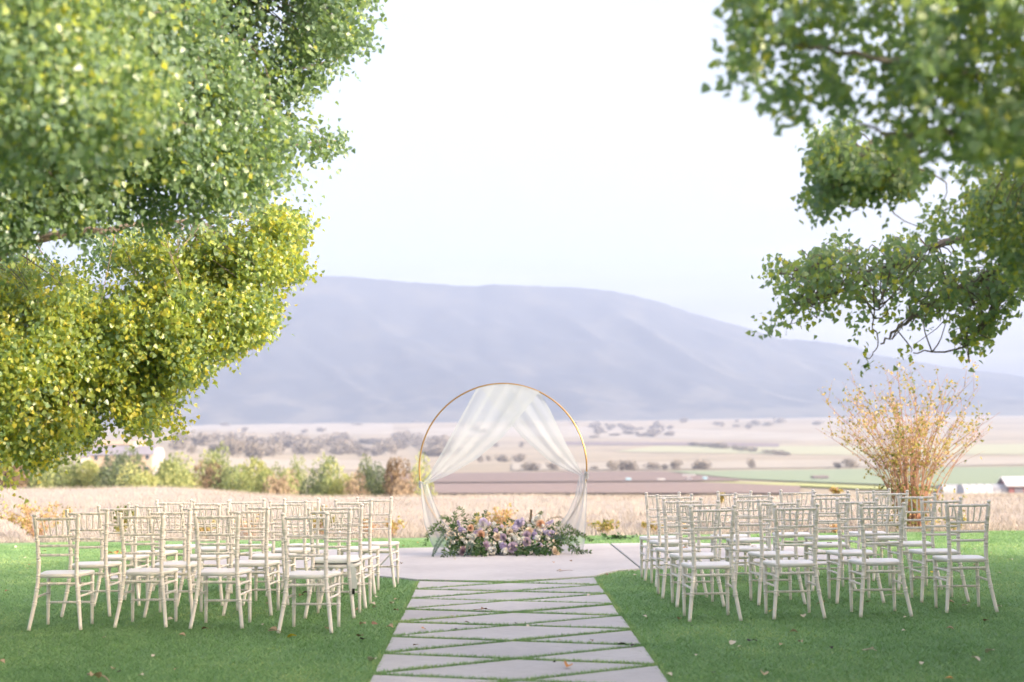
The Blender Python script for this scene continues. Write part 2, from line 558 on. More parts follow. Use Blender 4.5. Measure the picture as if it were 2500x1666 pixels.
field_patch('stubble_terrace', [(1000, 1046), (1500, 1043), (2050, 1062)], [(1000, 1066), (1500, 1070), (2050, 1078)], pale)
field_patch('stubble_slope', [(430, 1028), (700, 1032), (960, 1036)], [(300, 1046), (700, 1060), (960, 1062)], pale)
field_patch('stubble_meadow', [(560, 1122), (760, 1124), (1000, 1128)], [(560, 1146), (760, 1148), (1000, 1150)], pale)

# mountain: ridge line read at 6.5 km
ridge = [(-1600, 1000), (-900, 880), (-400, 790), (0, 712), (400, 672), (735, 668), (850, 674), (1000, 687), (1100, 695), (1165, 698), (1200, 692), (1300, 697), (1400, 700),
         (1490, 708), (1600, 732), (1700, 767), (1800, 792), (1900, 825), (2000, 833), (2080, 846), (2150, 869), (2250, 885), (2330, 900), (2420, 910), (2500, 920),
         (2700, 950), (3000, 985), (3500, 1010), (4200, 1030)]
un = [unroll(px, py) for px, py in ridge]
ru = np.array([a / F for a, b in un]); rt = np.array([(b + 262) / F for a, b in un])      # tangent above eye level
nu, nv = 420, 90
uu = np.linspace(-.80, .85, nu)
V = np.zeros((nv, nu, 3))
for j in range(nv):
    t = j / (nv - 1) * 1.25
    D = 5100 + 1600 * t
    x = uu * D
    rz = np.interp(uu, ru, rt) * 6700 + HC
    base = terr(uu * 5100, np.full(nu, 5100.)) - 8
    tt = min(t, 1)
    prof = tt ** 1.35 * .55 + tt ** .8 * .45 if t <= 1 else 1 - (t - 1) * 1.4
    z = base + (rz - base) * prof
    rough = fbm(x / 700 + 3, np.full(nu, D) / 700, 21, 5)
    gull = np.abs(fbm(x / 420 + D / 900, np.full(nu, D / 800), 33, 4))
    amp = (tt * (1 - tt) * 4) if t <= 1 else 0
    z = z + amp * (rough * 80 - gull * 100 + 15) * np.clip((rz - base) / 500, .2, 1) + (6 * fbm(x / 40, x * 0 + D / 90, 8, 2) if .9 < t <= 1.0 else 0)
    V[j] = np.stack([x, np.full(nu, D), z], 1)
idx = np.arange(nv * nu).reshape(nv, nu)
Fq = np.stack([idx[:-1, :-1], idx[:-1, 1:], idx[1:, 1:], idx[1:, :-1]], -1).reshape(-1, 4)
mm = mat('mountain_scrub', (.05, .053, .055), .95, .05, (.0045, (.085, .082, .07), .50, .74))
def slope_grass(m):
    n, l = m.node_tree.nodes, m.node_tree.links
    p = n['Principled BSDF']
    old = p.inputs['Base Color'].links[0].from_socket
    g = n.new('ShaderNodeNewGeometry'); sx = n.new('ShaderNodeSeparateXYZ'); z = n.new('ShaderNodeTexNoise'); z.inputs['Scale'].default_value = .006; z.inputs['Detail'].default_value = 6
    l.new(g.outputs['Position'], z.inputs['Vector']); l.new(g.outputs['Position'], sx.inputs[0])
    a = n.new('ShaderNodeMath'); a.operation = 'MULTIPLY_ADD'; a.inputs[1].default_value = -520; a.inputs[2].default_value = 260
    l.new(z.outputs['Fac'], a.inputs[0])
    b_ = n.new('ShaderNodeMath'); b_.operation = 'ADD'; l.new(a.outputs[0], b_.inputs[0]); l.new(sx.outputs['Z'], b_.inputs[1])
    mr = n.new('ShaderNodeMapRange'); mr.inputs['From Min'].default_value = 95; mr.inputs['From Max'].default_value = 190
    l.new(b_.outputs[0], mr.inputs['Value'])
    x = n.new('ShaderNodeMixRGB'); x.inputs[1].default_value = (.115, .11, .095, 1)
    l.new(mr.outputs[0], x.inputs[0]); l.new(old, x.inputs[2]); l.new(x.outputs[0], p.inputs['Base Color'])
slope_grass(mm)
o = link(bpy.data.objects.new('mountain', np_mesh('mountain', V.reshape(-1, 3), Fq, mm, smooth=True)))
tag(o, kind='structure')

# haze: one closed box round camera, valley and mountain
mb = MB().box((-7600, -3300, -45), (7600, 7700, 1080))
hz = mb.build('haze', None, smooth=False) if False else mesh_obj('haze', mb.v, mb.f, bpy.data.materials.new('valley_haze'))
hm = hz.data.materials[0]; hm.use_nodes = True
hn, hl = hm.node_tree.nodes, hm.node_tree.links
hn.clear()
ho = hn.new('ShaderNodeOutputMaterial'); hv = hn.new('ShaderNodeVolumePrincipled')
hv.inputs['Color'].default_value = (.41, .50, .74, 1)
hv.inputs['Density'].default_value = 0.000145
hv.inputs['Anisotropy'].default_value = 0.1
hl.new(hv.outputs[0], ho.inputs['Volume'])
tag(hz, kind='stuff')

# ------------------------------------------------------------------ lawn, patio, aisle
def gxy(px, py):
    p = ground(px, py); return (p[0], p[1])

patio_back = [gxy(*p) for p in [(262, 1409), (400, 1376), (600, 1350), (800, 1343.5), (966, 1340.5), (1200, 1336), (1489, 1328.6), (1650, 1327), (1885, 1331), (1965, 1338), (2080, 1355), (2130, 1370)]]
patio_front = [gxy(*p) for p in [(2130, 1376), (1900, 1380), (1700, 1385), (1560, 1390.5), (1510, 1394), (1478, 1400), (1452, 1408), (1240, 1421), (1019, 1416.5), (975, 1412), (908, 1407), (700, 1409), (450, 1412), (262, 1414)]]
patio_poly = ccw(patio_back + patio_front)

lawn_edge_y = 23.0
o = mesh_obj('meadow', [(-3000, -3000, -.04), (3000, -3000, -.04), (3000, 22.7, -.04), (-3000, 22.7, -.04)], [(0, 1, 2, 3)], M['dry'])
tag(o, kind='structure')
mesh_o = mesh_obj('lawn', [(-17, -6, -.012), (17, -6, -.012), (17, lawn_edge_y, -.012), (-17, lawn_edge_y, -.012)], [(0, 1, 2, 3)], M['soil'])
tag(mesh_o, kind='structure')

patio = empty('patio'); tag(patio, kind='structure')
# three poured slabs divided by two open joints
jr = [np.array(gxy(1489, 1328.6)), np.array(gxy(1566, 1391))]
jl = [np.array(gxy(966, 1340.5)), np.array(gxy(905, 1407))]
def clip(poly, a, b, off):
    """keep the part of poly on the left of line a->b, moved off to the left"""
    d = (b - a) / np.linalg.norm(b - a); nrm = np.array([-d[1], d[0]])
    s = [(np.array(p) - a) @ nrm - off for p in poly]
    out = []
    for i in range(len(poly)):
        j = (i + 1) % len(poly)
        if s[i] >= 0: out.append(tuple(poly[i]))
        if (s[i] >= 0) != (s[j] >= 0):
            t = s[i] / (s[i] - s[j])
            out.append(tuple(np.array(poly[i]) * (1 - t) + np.array(poly[j]) * t))
    return out
pieces = [clip(patio_poly, jr[0], jr[1], .012), clip(clip(patio_poly, jr[1], jr[0], .012), jl[0], jl[1], .012)]
pieces = [clip(patio_poly, jr[0], jr[1], .012), clip(clip(patio_poly, jr[1], jr[0], .012), jl[0], jl[1], .012), clip(patio_poly, jl[1], jl[0], .012)]
for p in pieces:
    if len(p) < 3: continue
    Vv, Fc = prism(ccw(p), -.08, .012, .006)
    mesh_obj('concrete_slab', Vv, Fc, M['concrete'], patio)

# aisle: crossing diagonal joints of turf leave diamonds and side triangles
LN = [(1024, 1417.7), (1020, 1439.8), (1010, 1462), (994.5, 1488), (977.5, 1519.7), (960.5, 1554.7), (942, 1594.5), (916, 1645.5)]
RN = [(1449, 1408.5), (1457, 1429), (1474, 1449.5), (1492.6, 1475.5), (1511, 1503.4), (1535, 1536.7), (1566, 1576.5), (1596, 1623.5)]
Lg = [np.array(gxy(*p)) for p in LN]; Rg = [np.array(gxy(*p)) for p in RN]
def straighten(P):
    P = np.array(P); k = np.arange(len(P))
    fx, fy = np.polyfit(k, P[:, 0], 1), np.polyfit(k, P[:, 1], 1)
    return [np.array([np.polyval(fx, i), np.polyval(fy, i)]) * .6 + (P[i] * .4 if i < len(P) else np.array([np.polyval(fx, i), np.polyval(fy, i)]) * .4) for i in range(len(P) + 3)]
Lg, Rg = [p + np.array([-.05, 0]) for p in straighten(Lg)], [p + np.array([.05, 0]) for p in straighten(Rg)]
def cross(a, b, c, d):
    A = np.array([b - a, -(d - c)]).T
    t = np.linalg.solve(A, c - a)
    return a + (b - a) * t[0]
n = len(Lg)
Cg = [cross(Lg[i], Rg[i + 1], Lg[i + 1], Rg[i]) for i in range(n - 1)]
slab_polys = []
for i in range(n - 1):
    slab_polys.append([Lg[i], Lg[i + 1], Cg[i]])
    slab_polys.append([Rg[i], Rg[i + 1], Cg[i]])
    if i < n - 2:
        slab_polys.append([Lg[i + 1], Cg[i], Rg[i + 1], Cg[i + 1]])
aisle = empty('aisle_path'); tag(aisle, kind='structure')
slab_ins = []
for k, p in enumerate(slab_polys):
    p = ccw([tuple(q) for q in p])
    q = inset(p, .036 + random.uniform(-.005, .007))
    # blunt the needle-sharp ends a little
    q2 = []
    for i in range(len(q)):
        a, b, c = (np.array(q[j % len(q)]) for j in (i - 1, i, i + 1))
        u1, u2 = (a - b) / np.linalg.norm(a - b), (c - b) / np.linalg.norm(c - b)
        if u1 @ u2 > .6:
            q2 += [tuple(b + u1 * .03), tuple(b + u2 * .03)]
        else:
            q2.append(tuple(b))
    slab_ins.append(q2)
    Vv, Fc = prism(q2, -.05, .003 + random.uniform(-.003, .004), .004)
    mesh_obj('paving_slab', Vv, Fc, M['concrete'], aisle)

# turf blades
def blades(N, sampler, h, w, tintf, lean=.5):
    P = sampler(N)
    k = len(P)
    a = rng.uniform(0, 2 * np.pi, k)
    s = np.stack([np.cos(a), np.sin(a), np.zeros(k)], 1) * w * rng.uniform(.7, 1.3, k)[:, None]
    hh = h * rng.uniform(.5, 1.25, k)
    tip = np.stack([rng.normal(0, lean, k) * hh, rng.normal(0, lean, k) * hh, hh], 1)
    V = np.stack([P - s, P + s, P + tip], 1).reshape(-1, 3)
    Fq = np.arange(3 * k).reshape(-1, 3)
    return V, Fq, np.clip(tintf(P) + rng.normal(0, .18, k), 0, 1)

allslabs = [ccw(p) for p in slab_ins]
aisle_outline = ccw([tuple(Lg[0] + np.array([.0, .05])), *[tuple(q) for q in Lg], *[tuple(q) for q in Rg[::-1]]])
def lawn_sampler(N):
    y = rng.uniform(0, 1, N) ** 1.5 * 15.6 + 7.4
    x = (rng.uniform(-.5, .5, N)) * (y * .84 + .9)
    P = np.stack([x, y], 1)
    k = ~inside(P, patio_poly)
    k &= (y < 22.6 + .25 * np.sin(x * 1.7) + .15 * np.sin(x * 5.1))
    P = P[k]
    ins = inside(P, aisle_outline)
    bad = np.zeros(len(P), bool)
    sub = P[ins]
    b2 = np.zeros(len(sub), bool)
    for s in allslabs:
        b2 |= inside(sub, s)
    bad[np.where(ins)[0][b2]] = True
    P = P[~bad]
    return np.concatenate([P, np.full((len(P), 1), -.012)], 1)
V, Fq, T = blades(560000, lawn_sampler, .024, .0042,
                  lambda P: .42 + .4 * fbm(P[:, 0] / .9, P[:, 1] / .9, 4, 4) + .45 * fbm(P[:, 0] / 3.1, P[:, 1] / 3.1, 31, 2) + .25 * fbm(P[:, 0] / .12, P[:, 1] / .25, 9, 2), 1.15)
def joint_sampler(N):
    P = np.stack([rng.uniform(-1.6, 1.2, N), rng.uniform(7.2, 15.2, N)], 1)
    P = P[inside(P, aisle_outline)]
    for s_ in allslabs:
        P = P[~inside(P, s_)]
    return np.concatenate([P, np.full((len(P), 1), -.012)], 1)
V2, F2, T2 = blades(260000, joint_sampler, .030, .0036, lambda P: .5 + .5 * fbm(P[:, 0] / .3, P[:, 1] / .3, 4, 3), .55)
V, Fq, T = np.concatenate([V, V2]), np.concatenate([Fq, F2 + len(V)]), np.concatenate([T, T2])
o = link(bpy.data.objects.new('turf_grass', np_mesh('turf_grass', V, Fq, M['grass'], {'tint': T})))
tag(o, kind='stuff')

def field_sampler(N):
    y = 22.9 + rng.uniform(0, 1, N) ** 1.6 * 38
    x = rng.uniform(-.5, .5, N) * (y * .85 + 3)
    return np.stack([x, y, terr(x, y) - .04], 1)
V, Fq, T = blades(90000, field_sampler, .13, .007, lambda P: .5 + .8 * fbm(P[:, 0] / 2.5, P[:, 1] / 4, 14, 3), .5)
o = link(bpy.data.objects.new('dry_grass', np_mesh('dry_grass', V, Fq, M['drygrass'], {'tint': T})))
tag(o, kind='stuff')

# ------------------------------------------------------------------ chairs
def ring_tube(mb, pts, r, nodes, sides=10, seg=14, bulge=1.22, half=.006):
    """a turned pole through pts with pairs of raised bamboo rings at the arc fractions in nodes"""
    pts = [Vector(p) for p in pts]
    L = [0]
    for a, b in zip(pts, pts[1:]): L.append(L[-1] + (b - a).length)
    tot = L[-1]
    def ev(t):
        d = t * tot
        for i in range(len(pts) - 1):
            if d <= L[i + 1] + 1e-9:
                u = (d - L[i]) / max(L[i + 1] - L[i], 1e-9)
                return pts[i].lerp(pts[i + 1], u)
        return pts[-1]
    ts = {i / seg: 1.0 for i in range(seg + 1)}
    h = half / tot
    for nd in nodes:
        for c in ((nd - 1.6 * h), (nd + 1.6 * h)):
            for k, f in ((-1.0, 1.0), (-.45, bulge), (.45, bulge), (1.0, 1.0)):
                t = c + k * h
                if 0 < t < 1: ts[t] = f
    keys = sorted(ts)
    rr = r if callable(r) else (lambda t: r)
    mb.tube([ev(t) for t in keys], [rr(t) * ts[t] for t in keys], sides)

def smooth_path(P, n=18):
    P = [Vector(p) for p in P]
    out = []
    for i in range(len(P) - 1):
        p0, p1, p2, p3 = P[max(i-1, 0)], P[i], P[i+1], P[min(i+2, len(P)-1)]
        for k in range(n):
            t = k / n
            out.append(.5 * ((2*p1) + (p2-p0)*t + (2*p0-5*p1+4*p2-p3)*t*t + (3*p1-p0-3*p2+p3)*t**3))
    out.append(P[-1])
    return out

def post_x(z):
    return float(np.interp(z, [0, .2, .36, .45, .6, .74, .92], [.208, .178, .158, .152, .154, .162, .177]))
def post_y(z):
    return float(np.interp(z, [0, .2, .36, .45, .6, .74, .92], [-.215, -.172, -.158, -.157, -.166, -.180, -.208]))

def make_chair():
    root = empty('chiavari_chair')
    c = M['chair']
    # rear legs run on up as back posts
    for s in (-1, 1):
        b = MB()
        P = smooth_path([(s * post_x(z), post_y(z), z) for z in (0, .12, .22, .32, .40, .48, .60, .74, .83, .895)], 5)
        ring_tube(b, P, lambda t: .0165 if t > .2 else .0145 + .01 * t, [.24, .36, .47, .62, .69, .80, .875], 10, 30)
        q = Vector((s * post_x(.9), post_y(.9), .893))
        b.tube([q + Vector((0, 0, d)) for d in (0, .004, .008, .012, .02, .027, .031)], [.014, .012, .012, .018, .0195, .014, .003], 10)
        pl = b.build('back_leg', c, root)
        sc = MB().tube([(s * (post_x(.43) + .0), post_y(.43) - .0135, .428), (s * post_x(.43), post_y(.43) - .0185, .428)], .0032, 6).build('screw', M['screw'], pl)
    for s in (-1, 1):
        b = MB()
        ring_tube(b, [(s * .182, .172, 0), (s * .180, .170, .415)], lambda t: .0128 + .003 * min(t * 2, 1), [.415, .60, .78], 10, 8)
        b.build('front_leg', c, root)
    # seat: plank with rounded front corners and a rolled edge
    out = []
    w0, w1, y0, y1 = .150, .205, -.166, .205
    pts = [(-w0 - .012, y0), (w0 + .012, y0)]
    for k in range(7):
        a = -math.radians(10) + k / 6 * math.radians(100)
        pts.append((w1 - .055 + .055 * math.cos(a), y1 - .06 + .06 * math.sin(a)))
    for k in range(1, 6):
        x = (w1 - .055) * (1 - k / 3)
        pts.append((x, y1 + .006 * (1 - (x / w1) ** 2)))
    for k in range(7):
        a = math.radians(90) + k / 6 * math.radians(100)
        pts.append((-w1 + .055 + .055 * math.cos(a), y1 - .06 + .06 * math.sin(a)))
    n = len(pts)
    V, Fc = [], []
    cx, cy = 0, .02
    for sc_, z in ((.95, .408), (1, .413), (1.0, .432), (.985, .439), (.95, .441), (.6, .436), (.25, .434)):
        for x, y in pts:
            V.append((cx + (x - cx) * sc_, cy + (y - cy) * sc_, z))
    for r in range(6):
        for i in range(n):
            j = (i + 1) % n
            Fc.append((r*n+i, r*n+j, (r+1)*n+j, (r+1)*n+i))
    Fc.append(tuple(range(n))[::-1]); Fc.append(tuple(6*n + i for i in range(n)))
    mesh_obj('seat', V, Fc, M['seat'], root, True)
    # back rails
    for z, r, nm in ((.880, .0105, 'top_rail'), (.740, .010, 'back_rail'), (.664, .0098, 'back_rail'), (.590, .0098, 'back_rail')):
        b = MB()
        x = post_x(z)
        yy = post_y(z)
        P = [(x * k, yy - .012 * (1 - k * k), z) for k in np.linspace(-1, 1, 9)]
        ring_tube(b, P, r, [.18, .39, .61, .82], 8, 8, 1.22, .004)
        b.build(nm, c, root)
    for k in range(5):
        f = (k - 2) / 3.0
        b = MB()
        zt, zb = .880, .740
        pt = Vector((post_x(zt) * f * .98, post_y(zt) - .011 * (1 - f * f), zt))
        pb = Vector((post_x(zb) * f * .98 * .86, post_y(zb) - .011 * (1 - f * f), zb))
        ring_tube(b, [pb, pt], lambda t: .0068 - .001 * abs(t - .5), [.5], 7, 5, 1.25, .004)
        b.build('spindle', c, root)
    def stretcher(p, q, r=.0095, nodes=(.25, .5, .75)):
        b = MB(); ring_tube(b, [p, q], r, nodes, 8, 6, 1.22, .004); b.build('stretcher', c, root)
    zz_ = .362
    stretcher((-post_x(zz_), post_y(zz_), zz_), (post_x(zz_), post_y(zz_), zz_), .0105)
    stretcher((-.181, .171, .330), (.181, .171, .330), .0105)
    stretcher((-.181, .171, .180), (.181, .171, .180), .0095)
    for s in (-1, 1):
        for z in (.340, .258):
            stretcher((s * post_x(z), post_y(z), z - .002), (s * .181, .171, z), .0095, (.33, .66))
    return root

def copy_tree(o, parent=None):
    c = o.copy()
    COL.objects.link(c)
    c.parent = parent
    if parent is not None:
        c.matrix_parent_inverse = o.matrix_parent_inverse.copy()
    for ch in list(o.children):
        copy_tree(ch, c)
    return c

Z = 4.356
r1 = lambda x, y: (60 + x / Z, 1200 + y / Z)
r2 = lambda x, y: (500 + x / Z, 1200 + y / Z)
r3 = lambda x, y: (1550 + x / Z, 1180 + y / Z)
r4 = lambda x, y: (1960 + x / Z, 1180 + y / Z)
left_rows = [
    [(r1, 105, 240, 570, 232), (r1, 1018, 230, 1468, 222), (r2, -100, 222, 355, 225), (r2, 843, 248, 1288, 250)],
    [(r1, 455, 195, 873, 192), (r1, 1325, 185, 1755, 182), (r2, 248, 183, 663, 175), (r2, 1115, 190, 1535, 180)],
    [(r1, 798, 160, 1180, 155), (r1, 1672, 145, 2065, 145), (r2, 455, 142, 840, 145), (r2, 1265, 150, 1660, 145)],
    [(r1, 1112, 130, 1487, 125), (r1, 1815, 118, 2155, 115), (r2, 705, 110, 1065, 110), (r2, 1405, 105, 1757, 100)],
    [(r1, 1417, 98, 1763, 95), (r2, 275, 92, 622, 90), (r2, 856, 85, 1202, 85), (r2, 1630, 72, 1972, 68)]]
right_rows = [
    [(r3, 600, 248, 1052, 235), (r3, 1487, 222, 1945, 218), (r4, 612, 200, 1080, 198), (r4, 1530, 188, 1977, 178)],
    [(r3, 462, 190, 882, 185), (r3, 1325, 180, 1740, 170), (r4, 365, 158, 788, 155), (r4, 1265, 155, 1680, 145)],
    [(r3, 308, 158, 707, 152), (r3, 1062, 145, 1462, 140), (r4, 108, 118, 495, 115), (r4, 1015, 105, 1410, 98)],
    [(r3, 235, 118, 608, 105), (r3, 1068, 100, 1435, 92), (r4, 118, 80, 485, 72), (r4, 750, 80, 1115, 65)],
    [(r3, 120, 95, 475, 90), (r3, 885, 85, 1235, 78), (r3, 1547, 65, 1900, 58), (r4, 575, 58, 925, 45)]]
ordn = ['nearest', 'second', 'third', 'fourth', 'farthest']
place_w = ['outermost', 'second from the lawn side', 'third from the lawn side', 'aisle-side']
chair0 = make_chair()
first = True
chairs = {}
for side, rows in (('left', left_rows), ('right', right_rows)):
    for ri, row in enumerate(rows):
        for ci, (rf, xa, ya, xb, yb) in enumerate(row):
            px, py = rf((xa + xb) / 2, (ya + yb) / 2)
            p = ground(px, py, .924)
            width = abs(xb - xa) / Z
            Dw = .354 * F / width
            D = .7 * p[1] + .3 * Dw
            p = at(px, py, D)
            # toes turn in a little towards the aisle
            inner = ci if side == 'left' else 3 - ci
            yaw = math.radians((-1.2 - inner * 1.1) if side == 'left' else (1.2 + inner * 1.1)) + math.radians(random.uniform(-1.5, 1.5))
            off = np.array([-.208 * -math.sin(yaw), -.208 * math.cos(yaw)])   # the top of the back sits behind the chair's centre
            loc = (p[0] - off[0], p[1] - off[1], 0)
            o = chair0 if first else copy_tree(chair0)
            first = False
            o.location = loc
            o.rotation_euler = (0, 0, yaw)
            k = ci if side == 'left' else 3 - ci
            nearw = ['at the outer end', 'second from the outer end', 'second from the aisle', 'beside the aisle'][k]
            rowt = ['row nearest the camera', 'second row', 'middle row', 'fourth row', 'row by the patio'][ri]
            tag(o, f'ivory bamboo chair {side} of the aisle, {rowt}, {nearw}', 'chair', f'ivory chairs in rows {side} of the aisle')
            chairs[(side, ri, ci)] = o
tag(chairs[('left', 1, 3)], 'ivory chair with a white seat cushion, second row on the left, beside the aisle')

# ------------------------------------------------------------------ arch
AD = 19.1
ctr = at(1228, 1141, AD)
RAD = 203.5 / F * AD
arch = empty('wedding_arch', (ctr[0], AD, 0))
tag(arch, 'tall round gold hoop arch draped with white chiffon on the concrete patio', 'arch')
b = MB()
b.tube([(RAD * math.cos(t), 0, RAD * math.sin(t)) for t in np.linspace(0, 2 * math.pi, 97)[:-1]], .0105, 8, True)
ringo = b.build('ring', M['gold'], arch, loc=(0, 0, ctr[2]))
b = MB()
for s in (-1, 1):
    b.box((s * .32 - .02, -.28, .0125), (s * .32 + .02, .28, .03))
b.box((-.34, -.02, .03), (.34, .02, .045))
b.build('base_plate', M['gold'], arch, False)

def ring_pt(px, py):
    """point on the hoop nearest to a pixel's direction"""
    p = at(px, py, AD) - np.array([ctr[0], AD, ctr[2]])
    p = p / np.linalg.norm(p) * RAD
    return np.array([ctr[0], AD, ctr[2]]) + p

def drape_mesh(name, curves, nv=40, pleats=16, amp=.018, gather=None, seed=1, sr=(0, 1), dy=0.0):
    """curves: list of (left px polyline, right px polyline); a pleated sheet spans between the two edges"""
    (Lp, Rp, y0, y1) = curves
    nu_ = 90 if sr == (0, 1) else 10
    V = []
    r = random.Random(seed)
    ph = [r.uniform(0, 6.28) for _ in range(4)]
    Lp, Rp = np.array(Lp, float), np.array(Rp, float)
    def res(P, t):
        d = np.concatenate([[0], np.cumsum(np.linalg.norm(np.diff(P, axis=0), axis=1))]); d /= d[-1]
        return np.array([np.interp(t, d, P[:, 0]), np.interp(t, d, P[:, 1])])
    for j in range(nv + 1):
        t = j / nv
        a, c = res(Lp, t), res(Rp, t)
        for i in range(nu_ + 1):
            s = sr[0] + (sr[1] - sr[0]) * i / nu_
            q = a * (1 - s) + c * s
            if gather is not None:
                q = q + np.array([0, -15.0 * 4 * s * (1 - s) * (1 - t) ** 3])
            # the cloth sags between its edges near the hoop
            D = AD + y0 + (y1 - y0) * t
            wv = math.sin(s * pleats * 2 * math.pi + ph[0] + .6 * math.sin(3 * t + ph[1])) * .6 + math.sin(s * pleats * .43 * 2 * math.pi + ph[2]) * .7
            p = at(q[0], q[1], D)
            p[1] += dy + wv * amp * (.5 + .5 * (1 - abs(2 * t - 1)))
            V.append(p)
    Fc = [(j*(nu_+1)+i, j*(nu_+1)+i+1, (j+1)*(nu_+1)+i+1, (j+1)*(nu_+1)+i) for j in range(nv) for i in range(nu_)]
    return V, Fc

def drape(label, parts, ):
    root = None
    V, Fc = [], []
    for k, prt in enumerate(parts):
        layers = [((0, 1), 0.0)] + [(r_, -.006) for r_ in ((0, .05), (.24, .30), (.47, .51), (.70, .77), (.93, 1.0))]
        for sr, dy in layers:
            v, f = drape_mesh('d', *prt, sr=sr, dy=dy)
            n0 = len(V)
            V += [tuple(p) for p in v]; Fc += [tuple(i + n0 for i in q) for q in f]
    o = mesh_obj('chiffon_drape', V, Fc, M['cloth'], None, True)
    return tag(o, label, 'drape', 'chiffon drapes on the hoop arch')

topL = [(1163, 949), (1200, 940), (1240, 937.5), (1280, 942), (1317, 957)]
dl = drape('white sheer drape crossing the hoop and tied low on its left side',
           [(((([(1163, 949), (1130, 1010), (1090, 1085), (1050, 1155), (1033, 1178)]), [(1317, 957), (1275, 1010), (1225, 1070), (1165, 1120), (1100, 1158), (1042, 1183)], -.03, -.03)), 44, 3.4, .010, 1, 3),
            ((([(1027, 1180), (1029, 1220), (1036, 1280), (1050, 1320), (1066, 1352)]), [(1045, 1183), (1060, 1225), (1082, 1275), (1125, 1305), (1150, 1352)], -.03, -.16), 34, 3, .022, None, 5)])
dr = drape('white sheer drape crossing the hoop and tied low on its right side',
           [(((([(1172, 947), (1225, 1010), (1275, 1068), (1335, 1122), (1378, 1146), (1416, 1162)]), [(1318, 957), (1345, 1005), (1380, 1080), (1410, 1135), (1424, 1158)], .03, .02)), 44, 2.8, .010, 1, 9),
            ((([(1414, 1160), (1404, 1210), (1386, 1252), (1356, 1290), (1340, 1352)]), [(1433, 1158), (1433, 1220), (1430, 1290), (1428, 1320), (1424, 1346)], .0, -.16), 34, 3, .022, None, 11)])
# wrapped ties where the cloth is knotted round the hoop
for par, (px, py), a in ((dl, (1036, 1182), .25), (dr, (1425, 1160), -.2)):
    b = MB()
    p = ring_pt(px, py)
    for k in range(5):
        z = (k - 2) * .016
        b.tube([(p[0] + math.cos(t) * (.022 + .004 * (k % 2)), p[1] + math.sin(t) * .026, p[2] + z + .012 * math.sin(t + k)) for t in np.linspace(0, 2*math.pi, 15)[:-1]], .0095, 6, True)
    b.build('cloth_tie', M['cloth'], par)

# ------------------------------------------------------------------ flowers
Q = 5.602
fz = lambda x, y: (1030 + x / Q, 1210 + y / Q)
base = ground(*fz(1180, 800))
fl = empty('flower_arrangement', (base[0], base[1], 0))
tag(fl, 'long low mound of lavender, peach and white roses with trailing greenery under the arch', 'flowers')
FL0 = np.array([base[0], base[1], 0.])

def fdepth(zy):
    return float(np.interp(zy, [200, 400, 800], [19.0, 18.95, 18.66]))

def fpos(zx, zy, dd=0.0):
    px, py = fz(zx, zy)
    return at(px, py, fdepth(zy) + dd) - FL0

def rose_mesh(name, mat_, seed, ruffle=.0, openness=1.0):
    """layered cupped petals of a unit rose, opening along +Z"""
    r = random.Random(seed)
    V, Fc, T = [], [], []
    layers = [(3, .16, .42, .9), (4, .27, .44, .72), (5, .38, .40, .5), (6, .47, .33, .28), (6, .52, .24, .05)]
    for li, (n, rad, top, up) in enumerate(layers):
        for k in range(n):
            a0 = 2 * math.pi * (k + .37 * li) / n + r.uniform(-.15, .15)
            wid = 2 * math.pi / n * .72
            nu_, nv_ = 5, 4
            i0 = len(V)
            for j in range(nv_ + 1):
                t = j / nv_
                for i in range(nu_ + 1):
                    s = i / nu_ * 2 - 1
                    ww = wid * (math.sin(min(t * 1.25 + .25, 1.35)) ** .8)
                    a = a0 + s * ww
                    rr = rad * (.25 + .75 * t ** .7) * (1 + .22 * t ** 4 * (1 - up)) * openness
                    z = -.25 + (top + .25) * t - .16 * (1 - up) * t ** 3 - .10 * t * s * s
                    rr += ruffle * math.sin(s * 7 + k) * t
                    V.append((rr * math.cos(a), rr * math.sin(a), z + ruffle * math.cos(s * 9 + li) * t))
            tv = r.uniform(0, 1)
            for j in range(nv_):
                for i in range(nu_):
                    q = i0 + j * (nu_ + 1) + i
                    Fc.append((q, q + 1, q + nu_ + 2, q + nu_ + 1)); T.append(tv)
    return np_mesh(name, np.array(V), np.array(Fc), mat_, {'tint': T}, smooth=True)

def cluster_mesh(name, mat_, seed, n=26):
    """a rounded head of many small ruffled florets (unit radius .5)"""
    r = np.random.default_rng(seed)
    d = unit(r.normal(0, 1, (n, 3)) + np.array([0, 0, .35]))
    c = d * .38 * r.uniform(.75, 1.1, (n, 1))
    pos, dirs, nr, sz, ti = [], [], [], [], []
    for i in range(n):
        e = unit(np.cross(d[i:i+1], r.normal(0, 1, (1, 3))))[0]; g = np.cross(d[i], e)
        for k in range(5):
            a = k * 2 * math.pi / 5
            dirv = e * math.cos(a) + g * math.sin(a) + d[i] * .45
            pos.append(c[i]); dirs.append(dirv); nr.append(d[i]); sz.append(.22 * r.uniform(.8, 1.25)); ti.append(r.uniform(0, 1))
    T = OVAL_T.copy(); T[:, 0] *= 1.5
    return leaves_mesh(name, np.array(pos), np.array(dirs), np.array(nr), np.array(sz), np.array(ti), mat_, T)

